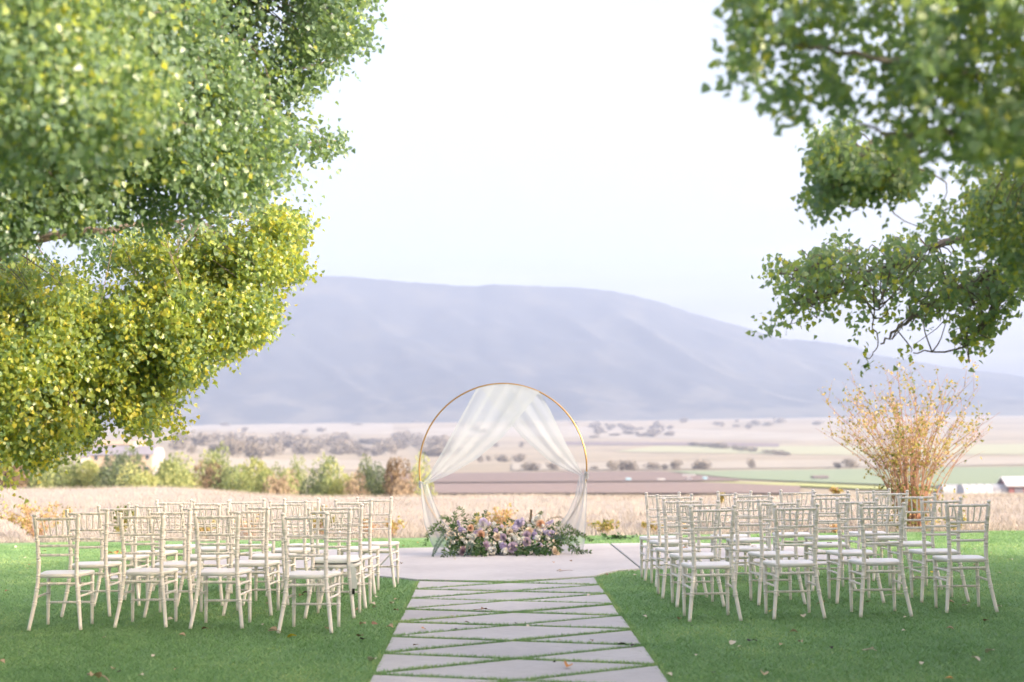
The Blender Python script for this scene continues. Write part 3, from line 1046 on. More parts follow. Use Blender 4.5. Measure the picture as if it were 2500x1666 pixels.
rm = {k: [rose_mesh('rose_' + k, M[k], 10 * i + j, .0, 1.0 + .1 * j) for j in range(2)] for i, k in enumerate(('lav', 'mauve', 'peach', 'cream', 'lilac', 'white'))}
cm = {k: [cluster_mesh('cluster_' + k, M[k], 50 + 10 * i + j) for j in range(3)] for i, k in enumerate(('white', 'purple', 'lilac'))}
def flower(name, me, zx, zy, dia, lab=None, dd=0.0):
    p = fpos(zx, zy, dd - .05)
    size = dia / Q / F * 18.8 * 1.0
    o = bpy.data.objects.new(name, me)
    link(o, fl)
    o.location = p
    aim = Vector((random.uniform(-.5, .5) + (zx - 1180) / 2200, -1.0, random.uniform(.1, .75)))
    o.rotation_euler = (aim.to_track_quat('Z', 'Y').to_matrix() @ Matrix.Rotation(random.uniform(0, 6), 3, 'Z')).to_euler()
    o.scale = (size,) * 3
    if lab: o['label'] = lab
for kind, lab, L in (
        ('peach', 'open peach rose', [(665, 445, 70), (803, 545, 92), (1620, 390, 92)]),
        ('cream', 'pale cream peach rose', [(1200, 500, 70), (1030, 570, 78), (1470, 490, 90), (1830, 770, 85)]),
        ('lav', 'lavender rose', [(868, 685, 96), (1240, 710, 104), (1437, 635, 92), (1437, 545, 78), (1110, 575, 80), (745, 520, 70)]),
        ('mauve', 'dusky mauve rose', [(560, 760, 92)]),
        ('lilac', 'pale lilac rose', [(1600, 700, 84), (840, 365, 84), (1320, 380, 84), (1770, 520, 70)]),
        ('white', 'white rose', [(700, 575, 84), (1555, 345, 78), (1600, 300, 64), (830, 410, 84)])):
    for k, (x, y, d) in enumerate(L):
        flower('rose', rm[kind][k % 2], x, y, d * 1.12, lab)
for kind, lab, L in (
        ('white', 'white ruffled blossom', [(670, 660, 90), (960, 750, 120), (1130, 765, 100), (1300, 600, 105), (1335, 640, 70), (1580, 580, 95), (980, 400, 84), (870, 520, 70), (890, 802, 44), (1610, 480, 84),
                   (1070, 520, 64), (990, 660, 60), (880, 590, 70), (925, 660, 56), (1490, 770, 64), (1385, 590, 70), (1720, 590, 60), (770, 720, 56), (1260, 570, 60), (600, 640, 60), (1230, 540, 60), (505, 760, 60), (1075, 640, 64), (1190, 600, 60), (1470, 420, 66), (430, 640, 56), (640, 560, 64), (1360, 520, 56), (1180, 470, 60), (1650, 420, 60), (560, 600, 54), (1540, 690, 60), (1280, 690, 60), (790, 640, 56)]),
        ('purple', 'purple blossom cluster', [(1110, 690, 100), (540, 470, 74), (745, 530, 60), (1540, 530, 70), (1010, 480, 70)]),
        ('lilac', 'lilac blossom cluster', [(1280, 450, 92), (1370, 370, 100), (800, 480, 70), (920, 390, 60), (1700, 500, 84), (580, 480, 60), (1090, 420, 50)])):
    for k, (x, y, d) in enumerate(L):
        flower('blossom', cm[kind][k % 3], x, y, d * 1.05, lab)

def sprig(name, P, n, size, T, mat_, tint, lab=None, stem=.0022, both=True, stem_mat=None):
    """a stem through pixel points P (zoom x, zoom y, depth offset) with leaves along it; stem and leaves are one sprig"""
    pts = smooth_path([fpos(*p) for p in P], 6)
    L = len(pts)
    pos, dr_, nr, sz, ti = [], [], [], [], []
    for k in range(n):
        t = (k + .6) / n
        i = min(int(t * (L - 1)), L - 2)
        p = pts[i].lerp(pts[i + 1], t * (L - 1) - i)
        ax = (pts[i + 1] - pts[i]).normalized()
        side = ax.cross(Vector((random.uniform(-.5, .5), -1, random.uniform(-.3, .6)))).normalized()
        sgn = 1 if k % 2 else -1
        d = ax * random.uniform(.35, .9) + side * sgn * random.uniform(.6, 1) + Vector((random.gauss(0, .2), random.gauss(0, .25), random.gauss(0, .2)))
        pos.append(p); dr_.append(d); nr.append((random.gauss(0, .5), -1, random.gauss(.4, .5))); sz.append(size * random.uniform(.7, 1.15) * (1 - .35 * t)); ti.append(np.clip(tint + random.gauss(0, .2), 0, 1))
    me = leaves_mesh(name, np.array(pos), np.array(dr_), np.array(nr, float), np.array(sz), np.array(ti), mat_, T)
    o = link(bpy.data.objects.new(name, me), fl)
    if lab: o['label'] = lab
    b = MB(); b.tube(pts[::2] + [pts[-1]], stem, 5); b.build('stem', stem_mat or M['green'], o)
    return o

ruscus = [
    [(300, 560, 0), (200, 430, -.05), (90, 560, -.12), (35, 680, -.15)], [(330, 520, 0), (240, 380, 0), (130, 440, -.05), (60, 560, -.1)],
    [(420, 480, 0), (380, 360, .05), (330, 300, .05), (255, 290, .05)], [(480, 470, 0), (460, 350, .05), (450, 280, .05), (460, 225, .05)],
    [(480, 430, .05), (420, 340, .05), (350, 330, 0), (270, 310, 0)], [(640, 430, .05), (620, 350, .08), (570, 330, .08), (560, 400, 0)],
    [(400, 640, -.08), (330, 700, -.16), (300, 770, -.2), (280, 835, -.2)], [(440, 680, -.1), (420, 760, -.2), (370, 800, -.22), (290, 840, -.22)], [(500, 700, -.1), (470, 780, -.2), (420, 830, -.22)],
    [(1880, 520, 0), (1960, 440, 0), (2010, 420, 0), (2080, 460, -.05)], [(1900, 540, 0), (2040, 480, 0), (2140, 500, -.05), (2230, 560, -.1)],
    [(2000, 540, 0), (2130, 520, 0), (2240, 580, -.05), (2330, 620, -.1)], [(1820, 620, -.05), (1980, 640, -.1), (2080, 720, -.12), (2200, 770, -.15)],
    [(1900, 560, 0), (2050, 590, -.05), (2130, 660, -.1), (2140, 720, -.12)], [(1780, 640, -.05), (1850, 690, -.1), (1890, 740, -.12), (1920, 760, -.15)],
    [(2000, 700, -.1), (2100, 770, -.14), (2210, 775, -.15), (2310, 770, -.15)], [(1760, 560, -.05), (1900, 560, -.05), (1990, 600, -.1), (2100, 600, -.1)],
    [(1800, 420, 0), (1850, 380, 0), (1900, 395, 0)], [(1130, 420, .1), (1190, 320, .12), (1250, 360, .12)],
    [(560, 300, .1), (550, 200, .12), (500, 165, .12)], [(700, 400, .1), (710, 290, .12), (760, 260, .12)], [(840, 390, .1), (850, 280, .12), (880, 210, .12)]]
for P in ruscus:
    L = sum(math.dist(a[:2], b_[:2]) for a, b_ in zip(P, P[1:]))
    sprig('greenery_sprig', P, int(L / 12), .062, LANCE_T * np.array([1.25, 1, 1]), M['green'], .5, 'trailing narrow-leaved green sprig')
for P in ([(300, 520, 0), (220, 620, -.1), (170, 730, -.16), (150, 830, -.2)], [(330, 560, 0), (260, 640, -.1), (210, 720, -.16), (170, 800, -.2)], [(420, 560, -.05), (360, 640, -.12), (330, 680, -.16)],
          [(460, 540, -.05), (400, 600, -.1), (360, 640, -.16)], [(640, 640, -.1), (620, 740, -.15), (570, 830, -.2)], [(680, 650, -.1), (690, 740, -.15), (640, 810, -.2)],
          [(760, 640, -.1), (740, 740, -.15), (720, 800, -.18)], [(1650, 540, 0), (1780, 540, -.05), (1900, 560, -.08)], [(1660, 600, 0), (1820, 580, -.05), (1960, 600, -.08)], [(350, 470, 0), (240, 470, 0), (120, 520, -.05)]):
    L = sum(math.dist(a[:2], b_[:2]) for a, b_ in zip(P, P[1:]))
    sprig('greenery_sprig', P, int(L / 5), .03, OVAL_T, M['eucal'], .5, 'feathery blue-grey sprig')
for P in ([(800, 560, -.08), (800, 680, -.16), (760, 800, -.2)], [(790, 680, -.12), (730, 760, -.2), (720, 800, -.2)], [(820, 700, -.12), (830, 780, -.2), (870, 800, -.2)], [(1560, 660, -.08), (1620, 740, -.15), (1700, 790, -.18)],
          [(1640, 700, -.08), (1680, 750, -.15), (1760, 800, -.18)], [(1350, 700, -.1), (1340, 770, -.15), (1290, 800, -.18)], [(1440, 690, -.1), (1450, 760, -.15), (1420, 800, -.18)], [(1500, 690, -.1), (1560, 760, -.15), (1600, 800, -.18)]):
    sprig('greenery_sprig', P, 22, .075, LANCE_T * np.array([1.5, 1, 1]), M['green'], .25, 'dark broad green leaf sprig')
for P, mm_, lab in (([(1620, 480, 0), (1700, 410, 0), (1790, 340, 0)], 'purple', 'purple flower spike'), ([(1640, 460, 0), (1720, 380, 0), (1780, 360, 0)], 'lilac', 'lilac flower spike'),
                    ([(1350, 430, .02), (1370, 350, .02), (1375, 310, .02)], 'purple', 'purple flower spike'), ([(520, 490, 0), (510, 400, .02), (490, 350, .02)], 'purple', 'purple flower spike'),
                    ([(1280, 480, 0), (1260, 420, 0), (1290, 390, 0)], 'lilac', 'lilac flower spike'), ([(800, 520, 0), (805, 470, 0), (790, 440, 0)], 'lilac', 'lilac flower spike'),
                    ([(1540, 600, -.05), (1530, 520, -.04), (1545, 470, -.04)], 'purple', 'purple flower spike')):
    o = sprig('flower_spike', P, 44, .03, OVAL_T * np.array([1.5, 1, 1]), M[mm_], .5, lab)
sprig('flower_spike', [(1480, 380, .05), (1490, 280, .05), (1495, 205, .05)], 60, .03, OVAL_T, M['brownleaf'], .3, 'dark brown leafy spike')
sprig('greenery_sprig', [(1570, 330, .05), (1600, 270, .05), (1640, 225, .05)], 46, .05, LANCE_T, M['green'], .8, 'bright green feathery tuft')
for x0, y0, x1, y1 in ((900, 470, 950, 370), (1180, 330, 1280, 370), (1700, 360, 1830, 300), (1830, 300, 1940, 330), (600, 330, 640, 260), (460, 360, 540, 250)):
    sprig('greenery_sprig', [(x0, y0, .05), ((x0 + x1) / 2, (y0 + y1) / 2 - 20, .06), (x1, y1, .06)], 16, .03, LANCE_T, M['brownleaf'], .4, 'thin brownish sprig')

# filler foliage packed through the mound
N = 3600
zx = rng.uniform(380, 1900, N)
topy = np.interp(zx, [170, 300, 450, 600, 900, 1180, 1400, 1600, 1800, 1950, 2120], [640, 470, 380, 420, 400, 450, 370, 350, 430, 520, 640])
zy = topy + (800 - topy) * rng.uniform(0, 1, N) ** .8
P = np.array([fpos(a, b_, rng.uniform(-.02, .30)) for a, b_ in zip(zx, zy)])
keep = P[:, 2] > .02
P = P[keep]; k = len(P)
d = rng.normal(0, .7, (k, 3)); d[:, 2] += .15; d[:, 1] -= .5
nr = rng.normal(0, .6, (k, 3)); nr[:, 1] -= .6; nr[:, 2] += .5
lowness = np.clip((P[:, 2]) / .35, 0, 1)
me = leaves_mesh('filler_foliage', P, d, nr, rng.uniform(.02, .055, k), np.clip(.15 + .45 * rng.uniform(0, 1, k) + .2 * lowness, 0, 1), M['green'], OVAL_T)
o = link(bpy.data.objects.new('filler_foliage', me), fl); tag(o, kind='stuff')
# small cream and pink filler buds
N = 420
zx = rng.uniform(330, 1850, N); zy = np.interp(zx, [330, 600, 900, 1180, 1400, 1600, 1850], [440, 420, 400, 440, 370, 350, 440]) + rng.uniform(0, 1, N) ** 1.3 * 330
P = np.array([fpos(a, b_, rng.uniform(-.12, .12)) for a, b_ in zip(zx, zy)])
d = unit(rng.normal(0, 1, (N, 3)))
PP, DDv, NN, SS, TT = [], [], [], [], []
for j in range(5):
    PP.append(P); DDv.append(rng.normal(0, 1, (N, 3)) + np.array([0, -.5, .5])); NN.append(rng.normal(0, 1, (N, 3))); SS.append(rng.uniform(.012, .024, N)); TT.append(rng.uniform(0, 1, N))
me = leaves_mesh('filler_buds', np.concatenate(PP), np.concatenate(DDv), np.concatenate(NN), np.concatenate(SS), np.concatenate(TT), M['cream'], OVAL_T * np.array([1.6, 1, 1]))
o = link(bpy.data.objects.new('filler_buds', me), fl); tag(o, kind='stuff')

# ------------------------------------------------------------------ cushion on one chair
ch = chairs[('left', 1, 3)]
V, Fc = [], []
prof = [(.80, 0), (.97, .006), (1.0, .018), (.985, .032), (.93, .042), (.7, .048), (.3, .050)]
nn = 36
for s, z in prof:
    for i in range(nn):
        a = 2 * math.pi * i / nn
        ca, sa = math.cos(a), math.sin(a)
        e = 4.2
        rr = 1 / (abs(ca) ** e + abs(sa) ** e) ** (1 / e)
        V.append((.195 * rr * ca * s * (1 + .06 * sa), .02 + .185 * rr * sa * s, z))
for r in range(len(prof) - 1):
    for i in range(nn):
        j = (i + 1) % nn
        Fc.append((r*nn+i, r*nn+j, (r+1)*nn+j, (r+1)*nn+i))
Fc.append(tuple(range(nn))[::-1]); Fc.append(tuple((len(prof)-1)*nn + i for i in range(nn)))
wcl = mat('cushion_cotton', (.80, .78, .74), .85, .2, None, (180, .15, .002))
cu = empty('seat_cushion', tuple(ch.location + Vector((0, 0, .4425))), ch.rotation_euler[2])
tag(cu, 'white padded cushion with dark piping on a second-row chair by the aisle', 'cushion')
mesh_obj('pad', V, Fc, wcl, cu, True)
b = MB()
b.tube([(V[nn + i][0] * 1.005, V[nn + i][1] * 1.0, .006) for i in range(nn)], .0035, 6, True)
b.build('piping', M['screw'], cu)
b = MB()
for dx in (0, .012):
    P = [(.165 + dx, -.165, .01), (.185 + dx, -.182, -.02), (.193 + dx, -.186, -.08), (.198 + dx * 1.8, -.19, -.15), (.20 + dx, -.19, -.20)]
    for (p, q) in zip(P, P[1:]):
        b.add([(p[0] - .013, p[1], p[2]), (p[0] + .013, p[1] - .004, p[2]), (q[0] + .016, q[1] - .004, q[2]), (q[0] - .016, q[1], q[2])], [(0, 1, 2, 3)])
b.build('tie_strap', wcl, cu, True)
MB().box((.188, -.196, -.245), (.210, -.186, -.198)).build('strap_end', M['screw'], cu, False)

# ------------------------------------------------------------------ trees with leaves
LEAFV = [leaves_mesh('single_leaf', np.zeros((1, 3)), np.array([[0, 1., 0]]), np.array([[0, 0, 1.]]), np.ones(1), np.array([t]), M['leaf']) for t in (.08, .25, .42, .6, .78, .95)]

def noise3(P, f, seed):
    x, y, z = (P * f).T
    return (fbm(x, y, seed, 3) + fbm(y + 9.1, z, seed + 7, 3) + fbm(z + 3.3, x + 5.7, seed + 13, 3)) / 1.7

def canopy(lobes, trunk):
    """leaf sprays through lobes; each lobe: outline (photo px), centre depth, half depth, sprays, leaves per spray, tint, holes, top depth tilt"""
    L = []
    C_all = []
    for lb in lobes:
        poly = lb['poly']
        xs, ys_ = [p[0] for p in poly], [p[1] for p in poly]
        need = int(lb['n'] * (1.55 if lb.get('thr', 0) > -.5 else 1)); got = []
        while sum(len(g[0]) for g in got) < need:
            P = np.stack([rng.uniform(min(xs), max(xs), need * 3), rng.uniform(min(ys_), max(ys_), need * 3)], 1)
            P = P[inside(P, poly)]
            e = edge_dist(P, poly)
            # clumps: keep points where a slow noise is high, more so near the outline
            nzv = fbm(P[:, 0] / lb.get('clump', 95), P[:, 1] / lb.get('clump', 95), lb.get('seed', 3), 3)
            k = (e > lb.get('marg', 12)) & (nzv + np.clip(e / 160, 0, .5) > lb.get('thr', -.12))
            for (hx, hy, ha, hb) in lb.get('holes', []):
                k &= ((P[:, 0] - hx) / ha) ** 2 + ((P[:, 1] - hy) / hb) ** 2 > 1 + rng.normal(0, .18, len(P))
            got.append((P[k], e[k]))
        P = np.concatenate([g[0] for g in got])[:need]; e = np.concatenate([g[1] for g in got])[:need]
        Dc = lb['D'] + lb.get('tx', 0) * (P[:, 0] - np.mean(xs)) / 1000 + lb.get('ty', 0) * (P[:, 1] - np.mean(ys_)) / 1000
        w = np.minimum(lb['w'], .35 + e / F * Dc * 1.1)
        D = Dc + rng.uniform(-1, 1, need) * w
        dx, dy = P[:, 0] - CX, CY - P[:, 1]
        R = dx[:, None] * RIGHT + dy[:, None] * UP + F * FW
        pts = R * (D / R[:, 1])[:, None] + np.array([0, 0, HC])
        if lb.get('cl3', True) and lb.get('thr', 0) > -.5:
            k3 = noise3(pts, lb.get('f3', 1.7), 41) + rng.normal(0, .06, need) > lb.get('t3', -.02)
            pts, P, need = pts[k3], P[k3], int(k3.sum())
        ax = unit(pts - np.array(trunk)) + rng.normal(0, .45, (need, 3))
        ax[:, 2] -= .25
        ti = np.clip(lb['tint'] + rng.normal(0, .10, need) + lb.get('tinty', 0) * (P[:, 1] - np.mean(ys_)) / 1000, 0, 1)
        L.append(spray_leaves(pts, ax, lb['k'], lb.get('len', .24), lb.get('spread', .05), lb.get('size', .039), ti))
        C_all.append((pts, lb))
    return L, C_all

def project(P):
    v = P - np.array([0, 0, HC])
    zf = v @ FW
    return CX + F * (v @ RIGHT) / zf, CY - F * (v @ UP) / zf, zf

def build_tree(name, label, lobes, trunk_pts, trunk_r, limbs, extra=None, twig_lobes=(), keep_out=None):
    t0 = np.array(trunk_pts[0])
    root = empty(name, tuple(t0))
    tag(root, label, 'tree')
    L, C_all = canopy(lobes, trunk_pts[-2])
    A = cat_arrays(L)
    # the largest leaves in view are pieces of their own
    px, py, zf = project(A[0])
    inv = (px > 10) & (px < 2490) & (py > 10) & (py < 1656)
    if keep_out is not None:
        m_ = ~keep_out(A[0])
        A = [a[m_] for a in A]; px, py, zf, inv = px[m_], py[m_], zf[m_], inv[m_]
    score = np.where(inv, A[3] / zf, 0) * rng.uniform(.8, 1.2, len(zf))
    big = np.argsort(-score)[:300]
    mask = np.ones(len(zf), bool); mask[big] = False
    s, d, n_ = leaf_frames(A[1][big], A[2][big])
    for i, bi in enumerate(big):
        o = bpy.data.objects.new('leaf', LEAFV[int(min(5, A[4][bi] * 6))])
        link(o, root)
        p = A[0][bi] - t0; sz = A[3][bi]
        o.matrix_local = Matrix(((s[i][0]*sz, d[i][0]*sz, n_[i][0]*sz, p[0]), (s[i][1]*sz, d[i][1]*sz, n_[i][1]*sz, p[1]), (s[i][2]*sz, d[i][2]*sz, n_[i][2]*sz, p[2]), (0, 0, 0, 1)))
    A = [a[mask] for a in A]
    if extra is not None:
        A = [np.concatenate([a, b_]) for a, b_ in zip(A, extra)]
    me = leaves_mesh('crown', A[0] - t0, A[1], A[2], A[3], A[4], M['leaf'])
    o = link(bpy.data.objects.new('crown', me), root); tag(o, kind='stuff')
    b = MB()
    P = smooth_path([Vector(p) - Vector(t0) for p in trunk_pts], 6)
    b.tube(P, [trunk_r * (1 - .75 * i / (len(P) - 1)) * (1.35 if i == 0 else 1) for i in range(len(P))], 14)
    b.build('trunk', M['bark'], root)
    limb_pts = []
    for pl, ra, rb in limbs:
        b = MB()
        P = smooth_path([Vector(p) - Vector(t0) for p in pl], 7)
        # a slight natural crook
        for i in range(1, len(P) - 1):
            P[i] = P[i] + Vector((random.gauss(0, .008), random.gauss(0, .008), random.gauss(0, .008)))
        b.tube(P, [ra + (rb - ra) * i / (len(P) - 1) for i in range(len(P))], 8)
        b.build('branch', M['bark'], root)
        limb_pts += [np.array(p) + t0 for p in P]
    if limb_pts:
        LP = np.array(limb_pts)
        b = MB()
        for pts, lb in C_all:
            st = lb.get('twig', 0)
            if not st: continue
            for p in pts[::st]:
                dd = np.linalg.norm(LP - p, axis=1)
                q = LP[np.argmin(dd + rng.uniform(0, .3, len(dd)))]
                ln = np.linalg.norm(q - p)
                if ln > 2.2: continue
                mid = (p + q) / 2 + rng.normal(0, .07, 3) + np.array([0, 0, .06 * ln])
                b.tube(smooth_path([Vector(q - t0), Vector(mid - t0), Vector(p - t0)], 3), np.linspace(.0055, .002, 7), 5)
        if b.v:
            o = b.build('twigs', M['bark'], root); tag(o, kind='stuff')
    return root

left_lobes = [  # lower lobes get a yellower leaf tint, standing in for sunlight on them
    dict(poly=[(-420, -420), (980, -420), (930, -80), (905, 0), (850, 30), (925, 70), (880, 120), (815, 140), (865, 178), (790, 232), (735, 255), (750, 300), (868, 345), (790, 385), (715, 425), (600, 500), (480, 540),
               (300, 570), (150, 590), (-420, 640)], D=9.3, w=2.2, n=6600, k=19, tint=.24, tinty=.22, t3=-.03, f3=1.7, thr=.14, clump=66, seed=3, tx=1.5, twig=18),
    dict(poly=[(-420, -420), (560, -420), (520, 60), (430, 240), (320, 380), (160, 455), (60, 440), (-420, 470)], D=6.3, w=1.0, n=1500, k=16, tint=.40, thr=.05, seed=8),
    dict(poly=[(-420, 650), (0, 660), (120, 605), (330, 590), (470, 545), (560, 560), (640, 490), (765, 445), (745, 520), (730, 560), (705, 585), (742, 632), (735, 685), (682, 735), (650, 800), (575, 840), (512, 905),
               (485, 940), (405, 975), (455, 1035), (350, 1050), (310, 1035), (265, 975), (235, 990), (242, 1072), (200, 1060), (140, 1095), (100, 1128), (60, 1105), (-420, 1120)],
         D=11.2, w=1.9, n=7200, k=19, tint=.63, tinty=.10, t3=-.01, f3=1.7, thr=.12, clump=62, seed=5, tx=1.0, holes=[(440, 565, 42, 38), (60, 770, 40, 45), (330, 905, 26, 22), (235, 930, 30, 24), (120, 870, 22, 26), (620, 690, 24, 20), (520, 640, 20, 16)], twig=14),
    dict(poly=[(-420, 520), (40, 540), (330, 540), (560, 500), (560, 600), (330, 640), (100, 720), (-420, 760)], D=12.0, w=1.0, n=800, k=16, tint=.2, thr=-.2, seed=6),
    dict(poly=[(280, 960), (420, 985), (455, 1030), (400, 1045), (320, 1040), (270, 1000)], D=11.0, w=.5, n=45, k=14, tint=.7, thr=-1, marg=4, seed=5, twig=6),
    dict(poly=[(-40, 1000), (160, 985), (240, 1000), (245, 1065), (190, 1065), (140, 1095), (100, 1126), (60, 1105), (-40, 1115)], D=10.8, w=.6, n=150, k=15, tint=.66, thr=-1, marg=6, seed=5, twig=8),
    dict(poly=[(-30, 1125), (15, 1125), (30, 1150), (22, 1172), (-30, 1180)], D=10.2, w=.3, n=14, k=9, tint=.7, thr=-1, marg=2, seed=5)]
lt = [at(-330, 2200, 10.4), at(-330, 1200, 10.4), at(-290, 700, 10.2), at(-240, 200, 10.0), at(-200, -300, 9.8)]
lt[0][2] = -.1
llimb = [([at(-290, 720, 10.2), at(-60, 650, 10.6), at(60, 590, 10.8), at(250, 560, 11.0), at(480, 540, 11.2)], .075, .012),
         ([at(-300, 900, 10.3), at(-50, 830, 10.9), at(150, 800, 11.2), at(400, 790, 11.6), at(600, 720, 11.8)], .06, .010),
         ([at(-310, 1000, 10.3), at(0, 940, 10.8), at(200, 950, 11.2), at(350, 990, 11.4)], .045, .008),
         ([at(-260, 420, 10.1), at(0, 330, 9.4), at(300, 250, 9.4), at(600, 200, 10.0), at(820, 150, 10.4)], .07, .008),
         ([at(-260, 420, 10.1), at(0, 480, 9.6), at(300, 420, 9.6), at(600, 370, 10.2), at(820, 345, 10.6)], .06, .008),
         ([at(-230, 150, 10.0), at(100, 60, 8.8), at(450, 60, 9.0), at(620, -30, 9.4)], .06, .01),
         ([at(-250, 300, 10.0), at(-20, 250, 7.6), at(200, 180, 6.6)], .05, .008)]
# rest of the left crown beyond the frame
def ell(c, r, n, size, tint, k=12, dens=.5):
    d = unit(rng.normal(0, 1, (n, 3))) * (rng.uniform(0, 1, (n, 1)) ** dens)
    P = np.array(c) + d * np.array(r)
    return spray_leaves(P, d + rng.normal(0, .3, (n, 3)), k, .5, .11, size, np.clip(tint + rng.normal(0, .1, n), 0, 1))
def out_of_view(a, m=90):
    px, py, zf = project(a[0])
    v = (px > -m) & (px < 2500 + m) & (py > -m) & (py < 1700) & (zf > 0)
    return [x[~v] for x in a]
ex = out_of_view(ell((-7.2, 10.2, 7.5), (3.2, 4, 4.8), 1700, .085, .3))
lroot = build_tree('poplar_tree', 'large leafy poplar at the left whose lower crown is tinted a sunlit yellow-green', left_lobes, lt, .24, llimb, ex)

right_lobes = [
    dict(poly=[(1760, -420), (1745, 10), (1752, 45), (1790, 60), (1800, 100), (1780, 150), (1770, 215), (1830, 228), (1870, 240), (1880, 285), (1915, 290), (1945, 290), (2000, 300), (2100, 330), (2180, 390), (2250, 405),
               (2300, 368), (2345, 362), (2370, 420), (2500, 390), (2900, 390), (2900, -420)], D=5.2, w=.95, n=1120, k=14, tint=.40, thr=.10, t3=-.08, f3=2.2, seed=13, clump=85, marg=14, len=.13, spread=.035, size=.040,
         holes=[(1900, 120, 26, 30), (1860, 165, 22, 18), (1905, 160, 16, 22), (2075, 210, 20, 16), (2170, 120, 16, 12), (2240, 250, 20, 14), (2360, 285, 30, 14), (2290, 340, 40, 15), (2100, 300, 22, 18), (2200, 280, 16, 22), (2420, 130, 22, 14), (1960, 60, 16, 12)]),
    dict(poly=[(1990, 300), (1985, 360), (2000, 420), (1985, 470), (1983, 530), (2010, 540), (2040, 505), (2085, 490), (2130, 505), (2170, 528), (2190, 500), (2225, 470), (2245, 420), (2200, 350), (2100, 300)],
         D=7.6, w=.7, n=330, k=11, tint=.36, thr=.16, t3=-.06, f3=3.0, clump=44, seed=17, marg=6, len=.14, spread=.035, twig=5),
    dict(poly=[(2330, 385), (2345, 430), (2385, 455), (2330, 490), (2240, 500), (2215, 525), (2215, 560), (2330, 590), (2440, 640), (2520, 690), (2900, 720), (2900, 360), (2450, 370)], D=8.4, w=1.0, n=720, k=12, tint=.50, thr=.0, clump=60, seed=19, twig=6, marg=6, len=.16, spread=.04,
         holes=[(2420, 560, 30, 14)]),
    dict(poly=[(1838, 668), (1870, 660), (1890, 625), (1960, 645), (1975, 605), (2015, 562), (2105, 568), (2125, 615), (2200, 570), (2230, 600), (2290, 600), (2400, 640), (2480, 660), (2500, 700), (2475, 780), (2440, 770), (2410, 850), (2340, 845),
               (2270, 870), (2200, 865), (2240, 830), (2320, 800), (2300, 770), (2180, 780), (2160, 820), (2135, 850), (2095, 860), (2055, 820), (2030, 770), (1990, 768), (1960, 790), (1910, 785), (1905, 720)],
         D=9.6, w=.7, n=400, k=8, tint=.46, thr=.0, t3=-.4, seed=23, clump=46, marg=4, twig=2, len=.16, spread=.04, size=.044, tinty=.6,
         holes=[(2190, 720, 34, 24), (2130, 790, 30, 30), (2060, 650, 20, 10), (2390, 740, 28, 22), (2290, 690, 24, 18)]),
    dict(poly=[(2090, 868), (2125, 868), (2135, 888), (2100, 895)], D=9.4, w=.08, n=2, k=5, tint=.3, thr=-1, marg=1, len=.12, spread=.02),
    dict(poly=[(1850, 780), (1880, 760), (1910, 800), (1880, 815), (1855, 808)], D=9.0, w=.12, n=5, k=6, tint=.5, thr=-1, marg=1, len=.15, spread=.03)]
rt_ = [at(2980, 2300, 8.8), at(2980, 1250, 8.8), at(2950, 700, 8.9), at(2960, 100, 8.9), at(3000, -500, 8.9)]
rt_[0][2] = -.1
rlimb = [([at(2950, 720, 8.9), at(2650, 600, 9.2), at(2500, 562, 9.4), at(2380, 575, 9.5), at(2290, 600, 9.6), at(2180, 645, 9.7)], .055, .017),
         ([at(2180, 645, 9.7), at(2120, 660, 9.7), at(2000, 658, 9.7), at(1900, 668, 9.6)], .012, .004),
         ([at(2180, 645, 9.7), at(2120, 690, 9.7), at(2040, 715, 9.6), at(1950, 745, 9.6)], .012, .004),
         ([at(2700, 640, 9.1), at(2500, 628, 9.3), at(2400, 680, 9.5), at(2320, 715, 9.6), at(2210, 790, 9.5), at(2150, 840, 9.5)], .035, .006),
         ([at(2180, 645, 9.7), at(2150, 740, 9.5), at(2130, 780, 9.45), at(2142, 840, 9.4), at(2115, 878, 9.4)], .007, .003),
         ([at(2400, 680, 9.5), at(2420, 760, 9.4), at(2340, 850, 9.4), at(2230, 862, 9.4)], .012, .004),
         ([at(2950, 420, 8.9), at(2650, 320, 7.6), at(2400, 310, 7.1), at(2200, 390, 7.4), at(2060, 430, 7.6)], .028, .005),
         ([at(2950, 350, 8.9), at(2650, 250, 6.6), at(2350, 180, 5.4), at(2050, 130, 5.2), at(1830, 100, 5.2)], .024, .004),
         ([at(2960, 300, 8.9), at(2600, 330, 6.4), at(2350, 310, 5.4), at(2200, 330, 5.3), at(2080, 290, 5.3)], .022, .004)]
shade_crown1 = ell((11.9, 6.4, 3.45), (6.4, 9.4, 2.1), 6400, .14, .25, 12, .28)  # unseen extra crown, kept low and flat to cast shade over the lawn
shade_crown2 = ell((7.0, -5.0, 3.4), (6.0, 6.5, 2.0), 2200, .14, .25, 12, .42)  # second unseen crown, added behind the camera for the same shade
ex = [np.concatenate([a, b_]) for a, b_ in zip(out_of_view(shade_crown1), out_of_view(shade_crown2))]
rroot = build_tree('poplar_tree', 'spreading poplar at the right with out-of-focus leaves overhanging the top corner', right_lobes, rt_, .26, rlimb, ex)

